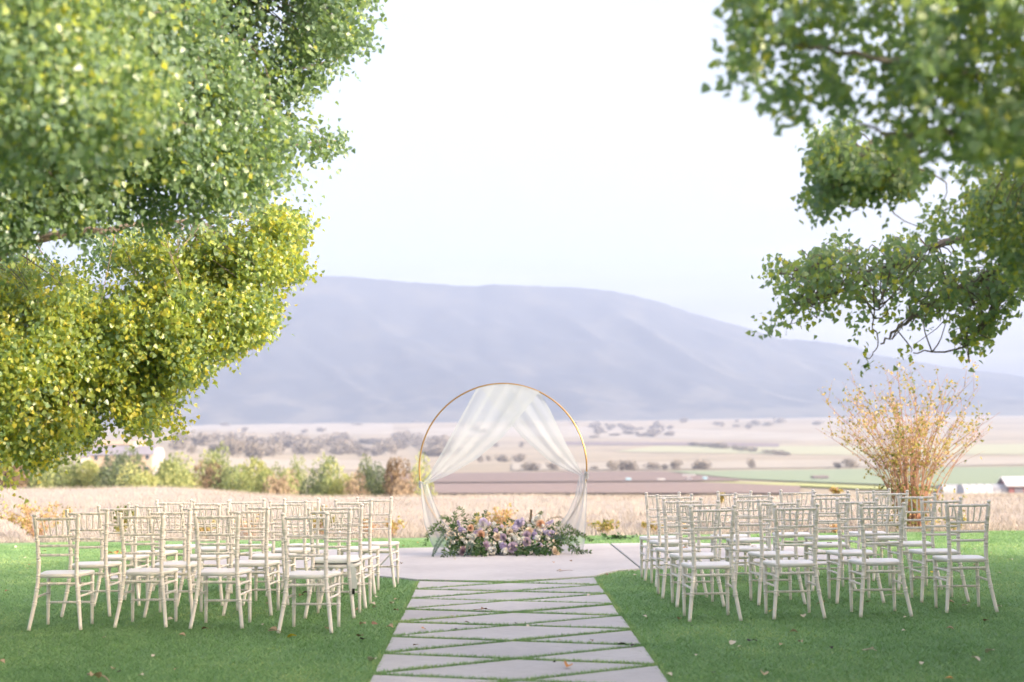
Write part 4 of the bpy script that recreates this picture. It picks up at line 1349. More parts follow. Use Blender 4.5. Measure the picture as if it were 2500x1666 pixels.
# ------------------------------------------------------------------ shrubs
def shrub(name, label, cat, loc, stems, h, spread, leaf_n, leaf_size, lm, tint, tsd=.25, stem_r=.012, curve=.35, leaf_from=.25, T=OVAL_T, group=None, low=None):
    root = empty(name, tuple(loc))
    tag(root, label, cat, group)
    b = MB()
    tips = []
    S = []
    for k in range(stems):
        a = random.uniform(0, 2 * math.pi); sp = spread * math.sqrt(random.uniform(0, 1))
        hh = h * random.uniform(.62, 1.0) * (1 - .22 * (sp / spread) ** 2)
        b0 = Vector((math.cos(a), math.sin(a), 0)) * random.uniform(0, .12) * spread
        tip = Vector((math.cos(a) * sp, math.sin(a) * sp, hh))
        mid = b0.lerp(tip, .5) - Vector((math.cos(a), math.sin(a), 0)) * sp * curve * .35 + Vector((random.gauss(0, .03), random.gauss(0, .03), .04)) * h
        P = smooth_path([b0, mid, tip], 6)
        b.tube(P, np.linspace(stem_r * random.uniform(.6, 1.1), stem_r * .22, len(P)), 5)
        S.append(P)
        # side shoots
        for q in range(random.randint(2, 4) if h > 1.5 else 1):
            i = random.randint(5, len(P) - 2)
            d = Vector((random.gauss(0, 1), random.gauss(0, 1), random.uniform(.5, 1.6))).normalized() * h * random.uniform(.10, .22)
            p2 = P[i] + d
            b.tube([P[i], P[i] + d * .5 + Vector((random.gauss(0, .01), 0, .01)), p2], [stem_r * .35, stem_r * .25, stem_r * .15], 4)
            S.append([P[i].lerp(p2, t) for t in np.linspace(0, 1, 7)])
    o = b.build('stems', M['twig'], root)
    pos = []
    for k in range(leaf_n):
        P = S[random.randrange(len(S))]
        t = leaf_from + (1 - leaf_from) * random.uniform(0, 1) ** .8
        i = min(int(t * (len(P) - 1)), len(P) - 2)
        pos.append(P[i].lerp(P[i + 1], random.random()))
    pos = np.array([tuple(p) for p in pos]) + rng.normal(0, .018 * (1 + h * .3), (leaf_n, 3))
    pos[:, 2] = np.maximum(pos[:, 2], .02)
    d = rng.normal(0, .7, (leaf_n, 3)); d[:, 2] += .1
    nr = rng.normal(0, 1, (leaf_n, 3)); nr[:, 2] += .4
    ti = np.clip(tint + .35 * fbm(pos[:, 0] * 2.2 + loc[0], pos[:, 2] * 2.2, 12, 2) + rng.normal(0, tsd, leaf_n), 0, 1)
    me = leaves_mesh('foliage', pos, d, nr, rng.uniform(.7, 1.2, leaf_n) * leaf_size, ti, lm, T)
    tag(link(bpy.data.objects.new('foliage', me), root), kind='stuff')
    if low:
        n_, rr, hh = low
        P = np.stack([rng.normal(0, rr * .5, n_), rng.normal(0, rr * .5, n_), rng.uniform(.02, hh, n_)], 1)
        d = rng.normal(0, .7, (n_, 3)); nr = rng.normal(0, 1, (n_, 3))
        me = leaves_mesh('undergrowth', P, d, nr, rng.uniform(.7, 1.2, n_) * leaf_size, np.clip(rng.normal(.2, .25, n_), 0, 1), lm, T)
        tag(link(bpy.data.objects.new('undergrowth', me), root), kind='stuff')
    return root
g = ground(2286, 1302)
shrub('multi_stem_bush', 'tall airy bush of bare orange stems and sparse autumn leaves at the right', 'bush', (g[0], 23.7, -.03), 100, 2.85, 1.56, 2900, .056, M['bushleaf'], .40, .24, .0095, .5, .3, low=(900, .55, .75))
def plant(px, py, hpx, wpx, label, tint, n, stems, D=None, size=.05):
    g = ground(px, py); D = D or g[1]
    p = at(px, py, D)
    shrub('low_shrub', label, 'shrub', (p[0], D, -.03), stems, hpx / F * D, wpx / F * D / 2, n, size, M['bushleaf'], tint, .2, .006, .3, .1, group='low shrubs along the lawn edge')
plant(92, 1312, 98, 200, 'golden orange shrub at the far left beyond the lawn', .62, 900, 30)
plant(292, 1312, 78, 70, 'dark green small shrub seen through the left chairs', .08, 500, 14)
plant(500, 1312, 46, 90, 'low orange and yellow shrub behind the left chairs', .7, 260, 14)
plant(610, 1310, 60, 110, 'reddish low shrub behind the middle left chairs', .85, 300, 16)
plant(785, 1309, 84, 80, 'upright yellow-green shrub behind the aisle-side chairs on the left', .40, 420, 14)
plant(900, 1307, 52, 70, 'pinkish low shrub just left of the last left chair', .9, 220, 12)
plant(960, 1306, 56, 60, 'yellow-orange shrub right of the last left chair', .55, 260, 12)
plant(1170, 1306, 55, 80, 'thin yellow shrub behind the left half of the flowers', .55, 200, 12)
plant(1222, 1306, 84, 84, 'orange-tipped shrub rising behind the middle of the flowers', .72, 420, 16)
plant(1470, 1302, 42, 90, 'yellow-green low shrub right of the arch', .36, 320, 14)
plant(1590, 1300, 36, 70, 'small yellow-green shrub behind the right aisle-side chairs', .40, 180, 10)
plant(1680, 1298, 26, 40, 'sparse low shrub behind the second right-hand chairs', .45, 80, 6)
plant(2040, 1300, 30, 30, 'small brown tuft left of the tall bush', .9, 90, 8)
plant(2335, 1300, 50, 60, 'yellow leafy shoot at the right foot of the tall bush', .4, 160, 8)
plant(1760, 1240, 26, 30, 'tiny yellow bush on the dry field crest', .45, 80, 6, 36, .09)
plant(2042, 1202, 22, 24, 'round yellow bush beyond the right chairs on the crest', .5, 110, 8, 40, .1)

# clipping of dark green leaves lying on the lawn by the patio
g = ground(1510, 1316)
k = 46
pos = np.stack([rng.normal(0, .13, k), rng.normal(0, .05, k), rng.uniform(.01, .06, k)], 1)
me = leaves_mesh('leaf_clipping', pos, rng.normal(0, 1, (k, 3)) * np.array([1, 1, .4]), rng.normal(0, .5, (k, 3)) + np.array([0, -.3, 1]), rng.uniform(.05, .09, k), rng.uniform(0, .4, k), M['green'], OVAL_T)
o = empty('leaf_clipping', tuple(g))
tag(link(bpy.data.objects.new('foliage', me), o), kind='stuff')
MB().tube([(-.16, 0, .02), (-.03, .02, .03), (.15, -.01, .02)], .004, 5).build('stem', M['green'], o)
tag(o, 'dark green leafy cutting lying on the lawn right of the arch', 'cutting')

# ------------------------------------------------------------------ valley trees, house, farm things
def crown_mesh(name, lm, seed, n, size, shape, tint=.5):
    r = np.random.default_rng(seed)
    m = 10
    c = unit(r.normal(0, 1, (m, 3))) * r.uniform(.25, .62, (m, 1)) * np.array([1, 1, .8])
    rad = r.uniform(.30, .46, m)
    j = r.integers(0, m, n)
    d = unit(r.normal(0, 1, (n, 3)))
    P = c[j] + d * rad[j][:, None] * r.uniform(.7, 1.05, (n, 1))
    lo, hi = np.percentile(P, 1.5, axis=0), np.percentile(P, 98.5, axis=0)
    P = (P - lo) / (hi - lo) - np.array([.5, .5, 0])
    dirs = d + r.normal(0, .6, (n, 3)); nr = d + r.normal(0, .5, (n, 3))
    ti = np.clip(tint + .2 * r.normal(0, 1, n) + r.normal(0, .18, m)[j], 0, 1)
    T = OVAL_T * np.array([1.4, 1, 1])
    return leaves_mesh(name, P, dirs, nr, r.uniform(.7, 1.3, n) * size, ti, lm, T)
trunkm = MB().tube([(0, 0, 0), (.005, 0, .2), (0, .01, .45)], [.035, .028, .015], 7)
tm_obj = None
def valley_tree(name, label, px, ytop, ybase, wpx, D, me, group, zbase=None):
    top, b0 = at(px, ytop, D), at(px, ybase, D)
    zb = float(terr(b0[0], D)) if zbase is None else zbase
    h = top[2] - zb
    root = empty(name, (b0[0], D, zb - .05))
    root.rotation_euler = (0, 0, random.uniform(0, 6.28))
    tag(root, label, 'tree', group)
    w = wpx / F * D
    o = link(bpy.data.objects.new('crown', me), root); tag(o, kind='stuff')
    o.scale = (w, w, h * .96); o.location = (0, 0, h * .05)
    t = link(bpy.data.objects.new('trunk', trunk_me), root); t.scale = (h * .7, h * .7, h)
trunk_tmp = trunkm.build('trunk', M['bark'])
trunk_me = trunk_tmp.data
bpy.data.objects.remove(trunk_tmp)
sh = (1, 1, 1)
cg = [crown_mesh('green_crown', M['leaf_back'], 100 + i, 2600, .055, sh, .55) for i in range(4)]
cd = [crown_mesh('dark_crown', M['leaf_back'], 200 + i, 2600, .055, sh, .08) for i in range(2)]
cy_ = [crown_mesh('yellow_crown', M['leaf_back'], 300 + i, 2600, .055, sh, .9) for i in range(3)]
cb = [crown_mesh('russet_crown', M['brownleaf'], 400 + i, 2600, .055, sh, .45) for i in range(2)]
cp = [crown_mesh('pale_crown', M['dryleaf'], 500 + i, 2600, .055, sh, .5) for i in range(2)]
cf = [crown_mesh('far_crown', M['farwood'], 600 + i, 420, .14, sh, .5) for i in range(4)]
near = [  # px, top y, width, mesh, distance, label
    (15, 1135, 90, cb[0], 104, 'brownish tree at the far left edge of the valley treeline'),
    (40, 1095, 120, cd[0], 128, 'dark tree under the left poplar leaves in the treeline'),
    (65, 1130, 70, cp[0], 110, 'pale olive tree between the russet and yellow-green left trees'),
    (110, 1138, 90, cg[0], 108, 'rounded light green tree left of the white house'),
    (150, 1120, 100, cg[1], 122, 'tall pale green tree behind the rounded one left of the house'),
    (190, 1135, 95, cy_[0], 110, 'yellow-green tree just left of the house front'),
    (235, 1140, 70, cg[2], 112, 'bright green tree below the house\'s left gable'),
    (280, 1122, 90, cd[1], 108, 'dark blue-green tree in front of the house'),
    (320, 1105, 90, cd[0], 118, 'tallest dark tree in front of the house'),
    (348, 1145, 100, cy_[1], 104, 'lime-yellow tree below the right end of the house'),
    (400, 1135, 95, cg[3], 118, 'light green tree right of the house'),
    (435, 1122, 110, cg[0], 124, 'broad green tree right of the house, behind the lime one'),
    (455, 1155, 100, cy_[2], 106, 'low lime-green tree right of the house'),
    (525, 1103, 76, cg[1], 126, 'round-topped green tree standing above its neighbours'),
    (505, 1140, 80, cb[1], 112, 'tan olive tree under the round-topped tree'),
    (555, 1150, 90, cg[2], 108, 'mid green tree right of the round-topped tree'),
    (605, 1130, 90, cy_[0], 112, 'yellow-green conical tree at the middle of the treeline'),
    (640, 1155, 80, cg[3], 106, 'small bright tree at the right foot of the conical one'),
    (680, 1165, 80, cp[1], 104, 'straw-coloured scrub bush in the treeline gap'),
    (690, 1148, 60, cg[1], 120, 'thin grey-green tree in the treeline gap'),
    (728, 1128, 40, cg[0], 140, 'slender pale tree standing alone behind the gap'),
    (765, 1162, 70, cd[1], 106, 'dark low bush at the left foot of the twin green trees'),
    (800, 1127, 80, cg[2], 110, 'left-hand of the twin pale green trees'),
    (828, 1150, 80, cy_[1], 106, 'lower yellow-green tree of the twin pair'),
    (895, 1130, 66, cd[0], 112, 'dark olive tree left of the russet tree'),
    (870, 1168, 60, cp[0], 103, 'pale dry bush below the dark olive tree'),
    (925, 1150, 70, cd[1], 110, 'dark green tree between the olive and russet trees'),
    (970, 1130, 62, cb[0], 104, 'russet brown tree left of the arch'),
    (985, 1172, 60, cp[1], 101, 'pale dry bush under the russet tree'),
    (1020, 1132, 70, cy_[2], 108, 'bright yellow-green tree seen through the arch\'s left edge')]
for px, yt, w, me, D, lab in near:
    valley_tree('valley_tree', lab, px, yt, 1195, w * .95, D, me, 'trees along the foot of the field')
# dark rounded trees along the valley road
road = [(1295, 1130, 1149, 34, 'left-hand dark tree visible inside the arch opening'), (1307, 1138, 1149, 16, 'small tree leaning on the dark tree inside the arch'), (1350, 1131, 1148, 24, 'single dark tree by the right drape'), (1452, 1138, 1147, 14, 'small round dark bush right of the arch'),
        (1495, 1127, 1149, 22, 'tall dark tree first in the row right of the arch'), (1522, 1127, 1148, 26, 'left tree of the touching pair'), (1540, 1127, 1148, 26, 'right tree of the touching pair'), (1594, 1131, 1146, 30, 'broad flat-topped dark tree'),
        (1623, 1134, 1147, 12, 'tiny pointed dark tree'), (1651, 1125, 1147, 22, 'compact square dark tree'), (1706, 1125, 1146, 24, 'left of the last dark pair before the green field'), (1722, 1126, 1146, 22, 'right of the last dark pair before the green field'),
        (1268, 1110, 1128, 26, 'paler tree farther off inside the arch'), (1225, 1112, 1128, 30, 'faint grey bush clump inside the arch'), (1172, 1113, 1128, 14, 'faint small tree near the left drape'), (1193, 1114, 1127, 10, 'faintest tiny bush near the left drape'),
        (1275, 1078, 1092, 12, 'faint distant tree above the arch opening'), (1210, 1080, 1092, 12, 'small faint distant tree in the arch'), (1835, 1122, 1143, 16, 'dark tree left of the tall bush'), (2075, 1122, 1143, 30, 'grey tree behind the left side of the tall bush'), (2045, 1130, 1143, 16, 'small tree behind the bush\'s left edge')]
for px, yt, yb, w, lab in road:
    p = terr_at(px, yb)
    valley_tree('roadside_tree', lab + ' on the valley floor', px, yt, yb, w * 1.15, p[1], cf[random.randrange(4)], 'dark trees dotted across the valley floor', p[2])
# hedge line running down to the right
for i, px in enumerate((1695, 1720, 1738, 1752, 1765, 1795, 1815, 1838, 1870, 1890, 1905, 1918)):
    yb = 1089 + (px - 1695) * .105
    p = terr_at(px, yb)
    valley_tree('hedge_tree', f"hazy tree, {('topmost','second','third','fourth','fifth','sixth','seventh','eighth','ninth','tenth','eleventh','lowest')[i]} in the slanting hedge line right of the arch", px, yb - random.uniform(8, 14), yb, random.uniform(16, 30), p[1], cf[i % 4], 'trees of the slanting hedge line', p[2])
# wooded rise on the left
rs = random.Random(5)
def wood_label(px, yb, w, h):
    size = 'tall' if h > w * .8 else 'wide' if w > 38 else 'small' if h < 14 else 'rounded'
    lm = [(470, 'behind the treeline trees right of the house'), (560, 'behind the round-topped green tree'), (640, 'above the yellow-green conical tree'), (730, 'above the slender lone tree'), (810, 'above the twin green trees'), (900, 'above the dark olive tree'), (975, 'above the russet tree'), (1060, 'beside the hoop arch')]
    near_ = min(lm, key=lambda q: abs(q[0] - px))[1]
    lev = 'low on' if yb > 1104 else 'midway up' if yb > 1093 else 'high on'
    return f"{size} mauve tree {lev} the wooded rise, {near_}"
wood = [(560, 1112, 28, 40), (578, 1116, 30, 36), (612, 1118, 30, 38), (635, 1120, 24, 24), (545, 1108, 26, 30)]
for k in range(70):
    px = rs.uniform(430, 1090)
    yb = rs.uniform(1082, 1116) if px > 640 else rs.uniform(1078, 1110)
    wood.append((px, yb, rs.uniform(22, 58), rs.uniform(12, 30)))
for k, (px, yb, w, h) in enumerate(wood):
    p = terr_at(px, yb)
    valley_tree('hillside_tree', wood_label(px, yb, w, h), px, yb - h, yb, w, p[1], cf[k % 4], 'hazy trees of the wooded rise', p[2])
def foot_label(px, yb):
    lm = [(520, 'over the far left treeline'), (700, 'over the middle of the left treeline'), (900, 'over the russet tree'), (1060, 'left of the hoop arch'), (1250, 'behind the drapes'), (1400, 'just right of the hoop'), (1500, 'over the tall road tree'), (1580, 'over the flat-topped road tree'), (1650, 'over the square road tree'),
          (1800, 'over the hedge line'), (1950, 'over the low shed'), (2100, 'left of the tall bush top'), (2250, 'behind the tall bush'), (2400, 'right of the tall bush')]
    return 'faint blue tree ' + ('high on the mountain foot, ' if yb < 1046 else 'low on the mountain foot, ' if yb > 1060 else 'at the mountain foot, ') + min(lm, key=lambda q: abs(q[0] - px))[1]
for k in range(80):
    px = rs.uniform(430, 2350); yb = rs.uniform(1031, 1072) if rs.random() < .45 else rs.uniform(1030, 1042)
    if rs.random() < .5: px = rs.uniform(1440, 1640); yb = rs.uniform(1040, 1070)
    p = terr_at(px, yb)
    valley_tree('foothill_tree', foot_label(px, yb), px, yb - rs.uniform(5, 13), yb, rs.uniform(9, 26), p[1], cf[k % 4], 'faint trees at the mountain foot', p[2])

wallw = mat('house_white', (.50, .475, .45), .8, .2)
wallt = mat('house_cream', (.40, .31, .24), .8, .2)
roofm = mat('roof_grey', (.24, .23, .27), .8, .2, (3, (.20, .19, .23), .4, .6))
glassd = mat('window_glass', (.06, .07, .09), .1, .6)
def gable(mb_, x0, x1, y0, y1, z0, z1, zr):
    """walls with gables at the x ends"""
    ym = (y0 + y1) / 2
    V = [(x0,y0,z0),(x1,y0,z0),(x1,y1,z0),(x0,y1,z0),(x0,y0,z1),(x1,y0,z1),(x1,y1,z1),(x0,y1,z1),(x0,ym,zr),(x1,ym,zr)]
    mb_.add(V, [(0,1,5,4),(1,2,6,9,5),(2,3,7,6),(3,0,4,8,7),(4,5,9,8),(6,7,8,9)])
def roof(mb_, x0, x1, y0, y1, z1, zr, ov=.5, th=.18):
    ym = (y0 + y1) / 2
    k = (zr - z1) / (ym - y0)
    for s, ye in ((-1, y0), (1, y1)):
        yo = ye + s * ov; zo = z1 - k * ov
        V = [(x0-ov, yo, zo), (x1+ov, yo, zo), (x1+ov, ym, zr), (x0-ov, ym, zr)]
        V += [(a, b_, c + th) for a, b_, c in V]
        mb_.add(V, [(0,1,2,3),(4,5,6,7),(0,1,5,4),(1,2,6,5),(2,3,7,6),(3,0,4,7)])
HD = 400.0
hp = at(300, 1150, HD)
hz0 = float(terr(hp[0], HD))
S = HD / F
house = empty('farmhouse', (hp[0], HD, hz0 - .3), math.radians(6))
tag(house, 'large pale two-storey house with grey roof behind the left treeline', 'house')
zt = at(300, 1107, HD)[2] - hz0; zr = at(300, 1088, HD)[2] - hz0
b = MB(); gable(b, -8.2, 8.6, -4.5, 4.5, 0, zt, zr); b.build('wall', wallt, house, False)
b = MB(); roof(b, -8.2, 8.6, -4.5, 4.5, zt + .03, zr + .03); b.build('roof', roofm, house, False)
b = MB(); b.box((8.63, -4.2, 0), (10.8, 3.6, zt - .3)); gable(b, 8.64, 10.9, -4.3, 3.7, zt - .25, zt + .2, zr - .4); b.build('gable_wing', wallw, house, False)
b = MB(); b.box((-11.0, -5.2, 0), (-8.25, 4.0, zt - .4)); b.build('side_wing', wallw, house, False)
b = MB(); roof(b, -11.0, -8.3, -5.2, 4.0, zt - .35, zr - .8); b.build('wing_roof', roofm, house, False)
for x in (-6.5, -3.6, -.7, 2.2, 5.1, 7.4):
    for z in (1.1, 4.3):
        f = MB().box((x - .6, -4.56, z), (x + .6, -4.50, z + 1.5)).build('window', wallw, house, False)
        MB().box((x - .5, -4.60, z + .1), (x + .5, -4.565, z + 1.4)).build('pane', glassd, f, False)
b = MB(); b.box((3.0, -.6, zr - .4), (4.0, .6, zr + 1.3)); b.build('chimney', wallw, house, False)
op = at(300, 1082, 470.); 
b = empty('outbuilding', (op[0] - .5, 470., float(terr(op[0], 470.))))
tag(b, 'second cream building with low gable just showing behind the house roof', 'house')
zt2 = at(300, 1086, 470.)[2] - float(terr(op[0], 470.)); zr2 = at(300, 1077, 470.)[2] - float(terr(op[0], 470.))
w_ = MB(); gable(w_, -7, 7, -4, 4, -.5, zt2, zr2); w_.build('wall', wallw, b, False)
w_ = MB(); roof(w_, -7, 7, -4, 4, zt2 + .03, zr2 + .03); w_.build('roof', wallt, b, False)

# red barn and white tunnels at the right edge
redm = mat('barn_red', (.33, .15, .15), .8, .2)
whm = mat('white_sheet', (.48, .48, .50), .5, .3)
bd = 300.0
bp = at(2530, 1205, bd); bz = float(terr(bp[0], bd))
barn = empty('red_barn', (bp[0], bd, bz - .2), math.radians(-4))
tag(barn, 'red barn with pale metal roof cut by the right edge of the picture', 'barn')
zt = at(2530, 1181, bd)[2] - bz; zr = at(2530, 1163, bd)[2] - bz
b = MB(); gable(b, -6.5, 6.5, -3.5, 3.5, 0, zt, zr); b.build('wall', redm, barn, False)
b = MB(); roof(b, -6.5, 6.5, -3.5, 3.5, zt + .03, zr + .03, .7); b.build('roof', whm, barn, False)
for x in (-4.5, -1.5, 1.5):
    MB().box((x - .9, -3.56, .2), (x + .9, -3.505, zt * .75)).build('door', roofm, barn, False)
for px, yb, wpx, hpx, D, lab in ((2320, 1200, 50, 18, 310, 'shorter white hoop greenhouse left of the red barn'), (2400, 1203, 110, 22, 300, 'longest white hoop greenhouse beside the red barn')):
    p = at(px, yb, D); z0 = float(terr(p[0], D)); w = wpx / F * D; h = at(px, yb - hpx, D)[2] - z0
    root = empty('greenhouse', (p[0], D, z0 - .1)); tag(root, lab, 'greenhouse', 'white greenhouses by the barn')
    V, Fc = [], []
    nn = 13
    for x in (-w / 2, w / 2):
        for k in range(nn):
            a = math.pi * k / (nn - 1)
            V.append((x, -2.6 * math.cos(a), h * math.sin(a) ** .7))
    for k in range(nn - 1): Fc.append((k, k + 1, nn + k + 1, nn + k))
    Fc += [tuple(range(nn))[::-1], tuple(nn + k for k in range(nn))]
    mesh_obj('cover', V, Fc, whm, root)
    b = MB()
    for i in range(7):
        x = -w / 2 + w * i / 6
        b.tube([(x, -2.64 * math.cos(math.pi * k / 12), (h + .04) * math.sin(math.pi * k / 12) ** .7) for k in range(13)], .05, 5)
    b.build('hoops', roofm, root)
def farm_box(px, yb, wpx, hpx, name, label, cat, col, group=None, wheels=True):
    p = terr_at(px, yb); D = p[1]
    w, h = wpx / F * D, hpx / F * D
    root = empty(name, tuple(p)); tag(root, label, cat, group)
    b = MB(); b.box((-w/2, -1.2, h * .18), (w/2, 1.2, h * .86)); b.build('body', col, root, False)
    b = MB(); b.box((-w/2 - .1, -1.3, h * .865), (w/2 + .1, 1.3, h)); b.build('top', whm, root, False)
    if wheels:
        for sx in (-1, 1):
            for sy in (-1, 1):
                b = MB(); b.tube([(sx * w * .32, sy * 1.0 - .13, h * .16), (sx * w * .32, sy * 1.0 + .13, h * .16)], h * .17, 12); b.build('wheel', M['screw'], root, False)
bluem = mat('pale_blue_paint', (.30, .50, .62), .5, .3)
farm_box(1533, 1174, 13, 8, 'field_trailer', 'pale blue wheeled bin on the ploughed field, nearest the arch', 'trailer', bluem, 'trailers on the ploughed field')
farm_box(1612, 1174, 18, 6, 'field_trailer', 'plain white low trailer on the ploughed field', 'trailer', whm, 'trailers on the ploughed field')
farm_box(1680, 1174, 14, 7, 'field_trailer', 'grey tractor body under the long white boom', 'tractor', roofm, 'trailers on the ploughed field')
farm_box(1719, 1172, 10, 9, 'field_trailer', 'pale turquoise box at the edge of the green field', 'trailer', bluem, 'trailers on the ploughed field')
p = terr_at(1680, 1169)
b = MB(); b.box((-16 / F * p[1], -.4, 1.6), (16 / F * p[1], .4, 2.1)); b.box((-.2, -.2, 0), (.2, .2, 1.59)); o = b.build('spray_boom', whm, None, False, tuple(p)); tag(o, 'long thin white boom above the tractor on the ploughed field', 'boom')
p = terr_at(1998, 1171)
sh_ = empty('low_shed', tuple(p)); tag(sh_, 'long dark low shed on the green field left of the tall bush', 'shed')
w = 34 / F * p[1] / 2; h = 9 / F * p[1]
b = MB(); gable(b, -w, w, -3, 3, 0, h * .6, h); b.build('wall', roofm, sh_, False)
b = MB(); roof(b, -w, w, -3, 3, h * .6 + .03, h + .03, .4); b.build('roof', lilacf, sh_, False)

# ------------------------------------------------------------------ fallen leaves
fal_cols = {'tan': (.52, .37, .25), 'brown': (.26, .15, .09), 'yellow': (.72, .50, .06), 'pale': (.68, .58, .46), 'dark': (.06, .05, .045), 'orange': (.60, .28, .10)}
FM = {k: mat('fallen_' + k, c, .75, .2, (30, tuple(x * .7 for x in c), .4, .7)) for k, c in fal_cols.items()}
def curled(name, mat_, seed):
    r = random.Random(seed)
    n, m_ = 7, 4
    V, Fc = [], []
    curl, twist = r.uniform(.15, .55), r.uniform(-.5, .5)
    for j in range(n + 1):
        t = j / n
        w = .40 * math.sin(math.pi * min(1, t * .93 + .07)) ** .8 * (1.25 - .6 * t)
        for i in range(m_ + 1):
            s = i / m_ * 2 - 1
            V.append((s * w, t - .5, .05 + curl * (s * s * w * 1.1) + .28 * curl * math.sin(t * 3.1) + .12 * twist * s * (t - .5) + .03 * math.sin(7 * t + 3 * s)))
    for j in range(n):
        for i in range(m_):
            q = j * (m_ + 1) + i
            Fc.append((q, q + 1, q + m_ + 2, q + m_ + 1))
    V += [(-.012, -.5, .05), (.012, -.5, .05), (.03, -.85, .10), (.01, -.85, .10)]
    k = len(V) - 4
    Fc.append((k, k + 1, k + 2, k + 3))
    me = bpy.data.meshes.new(name); me.from_pydata(V, [], Fc); me.materials.append(mat_)
    me.polygons.foreach_set('use_smooth', [True] * len(me.polygons))
    return me
FML = {k: [curled('fallen_leaf', m_, 3 * i + j) for j in range(3)] for i, (k, m_) in enumerate(FM.items())}
falls = []
def add_leaf(px, py, kind, size, label, z=.012, group='fallen leaves on the lawn'):
    g = ground(px, py, z)
    o = bpy.data.objects.new('fallen_leaf', random.choice(FML[kind]))
    link(o)
    o.location = tuple(g); o.scale = (size * .72,) * 3
    o.rotation_euler = (random.uniform(-.35, .35), random.uniform(-.35, .35), random.uniform(0, 6.28))
    tag(o, label, 'leaf', group)
add_leaf(713, 1555, 'yellow', .10, 'bright yellow leaf on the lawn before the aisle-side left chair')
add_leaf(1881, 1493, 'yellow', .07, 'yellow leaf at the front foot of the second front-row right chair', .03)
add_leaf(1295 + 90, 1628, 'orange', .10, 'orange leaf curled on the nearest paving slab')
add_leaf(445, 1553, 'tan', .075, 'tan leaf on the lawn before the second left front chair')
add_leaf(1024 + 10, 1536, 'orange', .06, 'small pinkish leaf on the left edge of the aisle slabs')
for px, py, k, s in ((255, 1349, 'orange', .13), (270, 1352, 'orange', .11), (285, 1350, 'orange', .12), (300, 1351, 'orange', .10), (277, 1362, 'orange', .08)):
    add_leaf(px, py, k, s, 'orange leaf in the little heap on the left lawn behind the first chair', group='heap of orange leaves')
KIND = {'tan': 'dry tan', 'pale': 'bleached pale', 'brown': 'curled brown', 'dark': 'tiny dark', 'yellow': 'yellow', 'orange': 'small orange'}
ROWN = ['nearest-row', 'second-row', 'middle-row', 'fourth-row', 'last-row']
POSN = ['at the outer end', 'second from the outer end', 'second from the aisle', 'beside the aisle']
def by_chair(g):
    (sd, r_, c_), ch_ = min(chairs.items(), key=lambda kv: (kv[1].location.x - g[0]) ** 2 + (kv[1].location.y - g[1]) ** 2)
    dy = g[1] - ch_.location.y; dx = g[0] - ch_.location.x
    w_ = 'under' if abs(dx) < .25 and abs(dy) < .25 else ('in front of' if dy < -abs(dx) else 'behind' if dy > abs(dx) else 'left of' if dx < 0 else 'right of')
    return f"{w_} the {sd} {ROWN[r_]} chair {POSN[c_ if sd == 'left' else 3 - c_]}"
lst = [(72, 1380, 'orange', .07), (68, 1389, 'orange', .06), (62, 1363, 'pale', .06), (16, 1444, 'brown', .06), (254, 1557, 'pale', .04), (500, 1537, 'brown', .08), (418, 1514, 'pale', .09), (668, 1541, 'tan', .10), (797, 1535, 'brown', .09),
       (745, 1449, 'dark', .09), (735, 1455, 'brown', .08), (691, 1449, 'pale', .06), (655, 1474, 'tan', .05), (876, 1492, 'tan', .09), (911, 1475, 'pale', .08), (916, 1483, 'pale', .07), (920, 1459, 'pale', .07), (960, 1473, 'tan', .06),
       (968, 1464, 'tan', .08), (957, 1474, 'pale', .07), (967, 1491, 'brown', .07), (885, 1526, 'tan', .09), (916, 1525, 'brown', .10), (953, 1533, 'tan', .09), (880, 1554, 'brown', .10), (887, 1562, 'dark', .09), (910, 1613, 'pale', .11),
       (5, 1618, 'tan', .07), (290, 1640, 'dark', .05), (345, 1650, 'pale', .06), (230, 1655, 'tan', .13), (375, 1602, 'pale', .05), (430, 1634, 'tan', .05), (277, 1634, 'tan', .06), (642, 1525, 'pale', .04), (130, 1490, 'dark', .04),
       (1659, 1512, 'tan', .07), (1790, 1571, 'pale', .09), (1806, 1580, 'pale', .05), (1834, 1566, 'dark', .09), (1843, 1565, 'dark', .06), (1908, 1575, 'tan', .08), (1955, 1569, 'tan', .06), (1937, 1545, 'tan', .08), (1962, 1505, 'pale', .08),
       (2002, 1475, 'pale', .09), (2010, 1470, 'tan', .05), (2210, 1507, 'pale', .04), (2125, 1587, 'tan', .10), (2320, 1537, 'tan', .08), (2408, 1516, 'brown', .08), (2418, 1592, 'pale', .10), (2380, 1610, 'pale', .09), (2318, 1658, 'orange', .07),
       (2320, 1473, 'tan', .09), (2355, 1480, 'pale', .08), (2440, 1482, 'pale', .07), (2468, 1367, 'pale', .07), (2378, 1342, 'pale', .07), (2206, 1540, 'pale', .04), (1740, 1643, 'dark', .06), (1865, 1648, 'tan', .09), (1635, 1648, 'pale', .06),
       (2030, 1582, 'dark', .05), (1700, 1600, 'pale', .04), (2250, 1620, 'pale', .05), (2120, 1470, 'brown', .06), (2240, 1410, 'brown', .09), (2245, 1375, 'yellow', .07), (2275, 1397, 'yellow', .06), (2380, 1380, 'tan', .06), (2440, 1400, 'pale', .06),
       (1020, 1326, 'orange', .05), (985, 1333, 'orange', .05), (1550, 1405, 'pale', .06), (1575, 1506, 'pale', .05), (1690, 1528, 'dark', .04), (2260, 1362, 'dark', .06), (2420, 1350, 'tan', .06), (170, 1330, 'tan', .07), (110, 1345, 'tan', .06), (40, 1336, 'pale', .08)]
for px, py, k, s in lst:
    add_leaf(px, py, k, s, f"{KIND[k]} leaf {by_chair(ground(px, py))}")
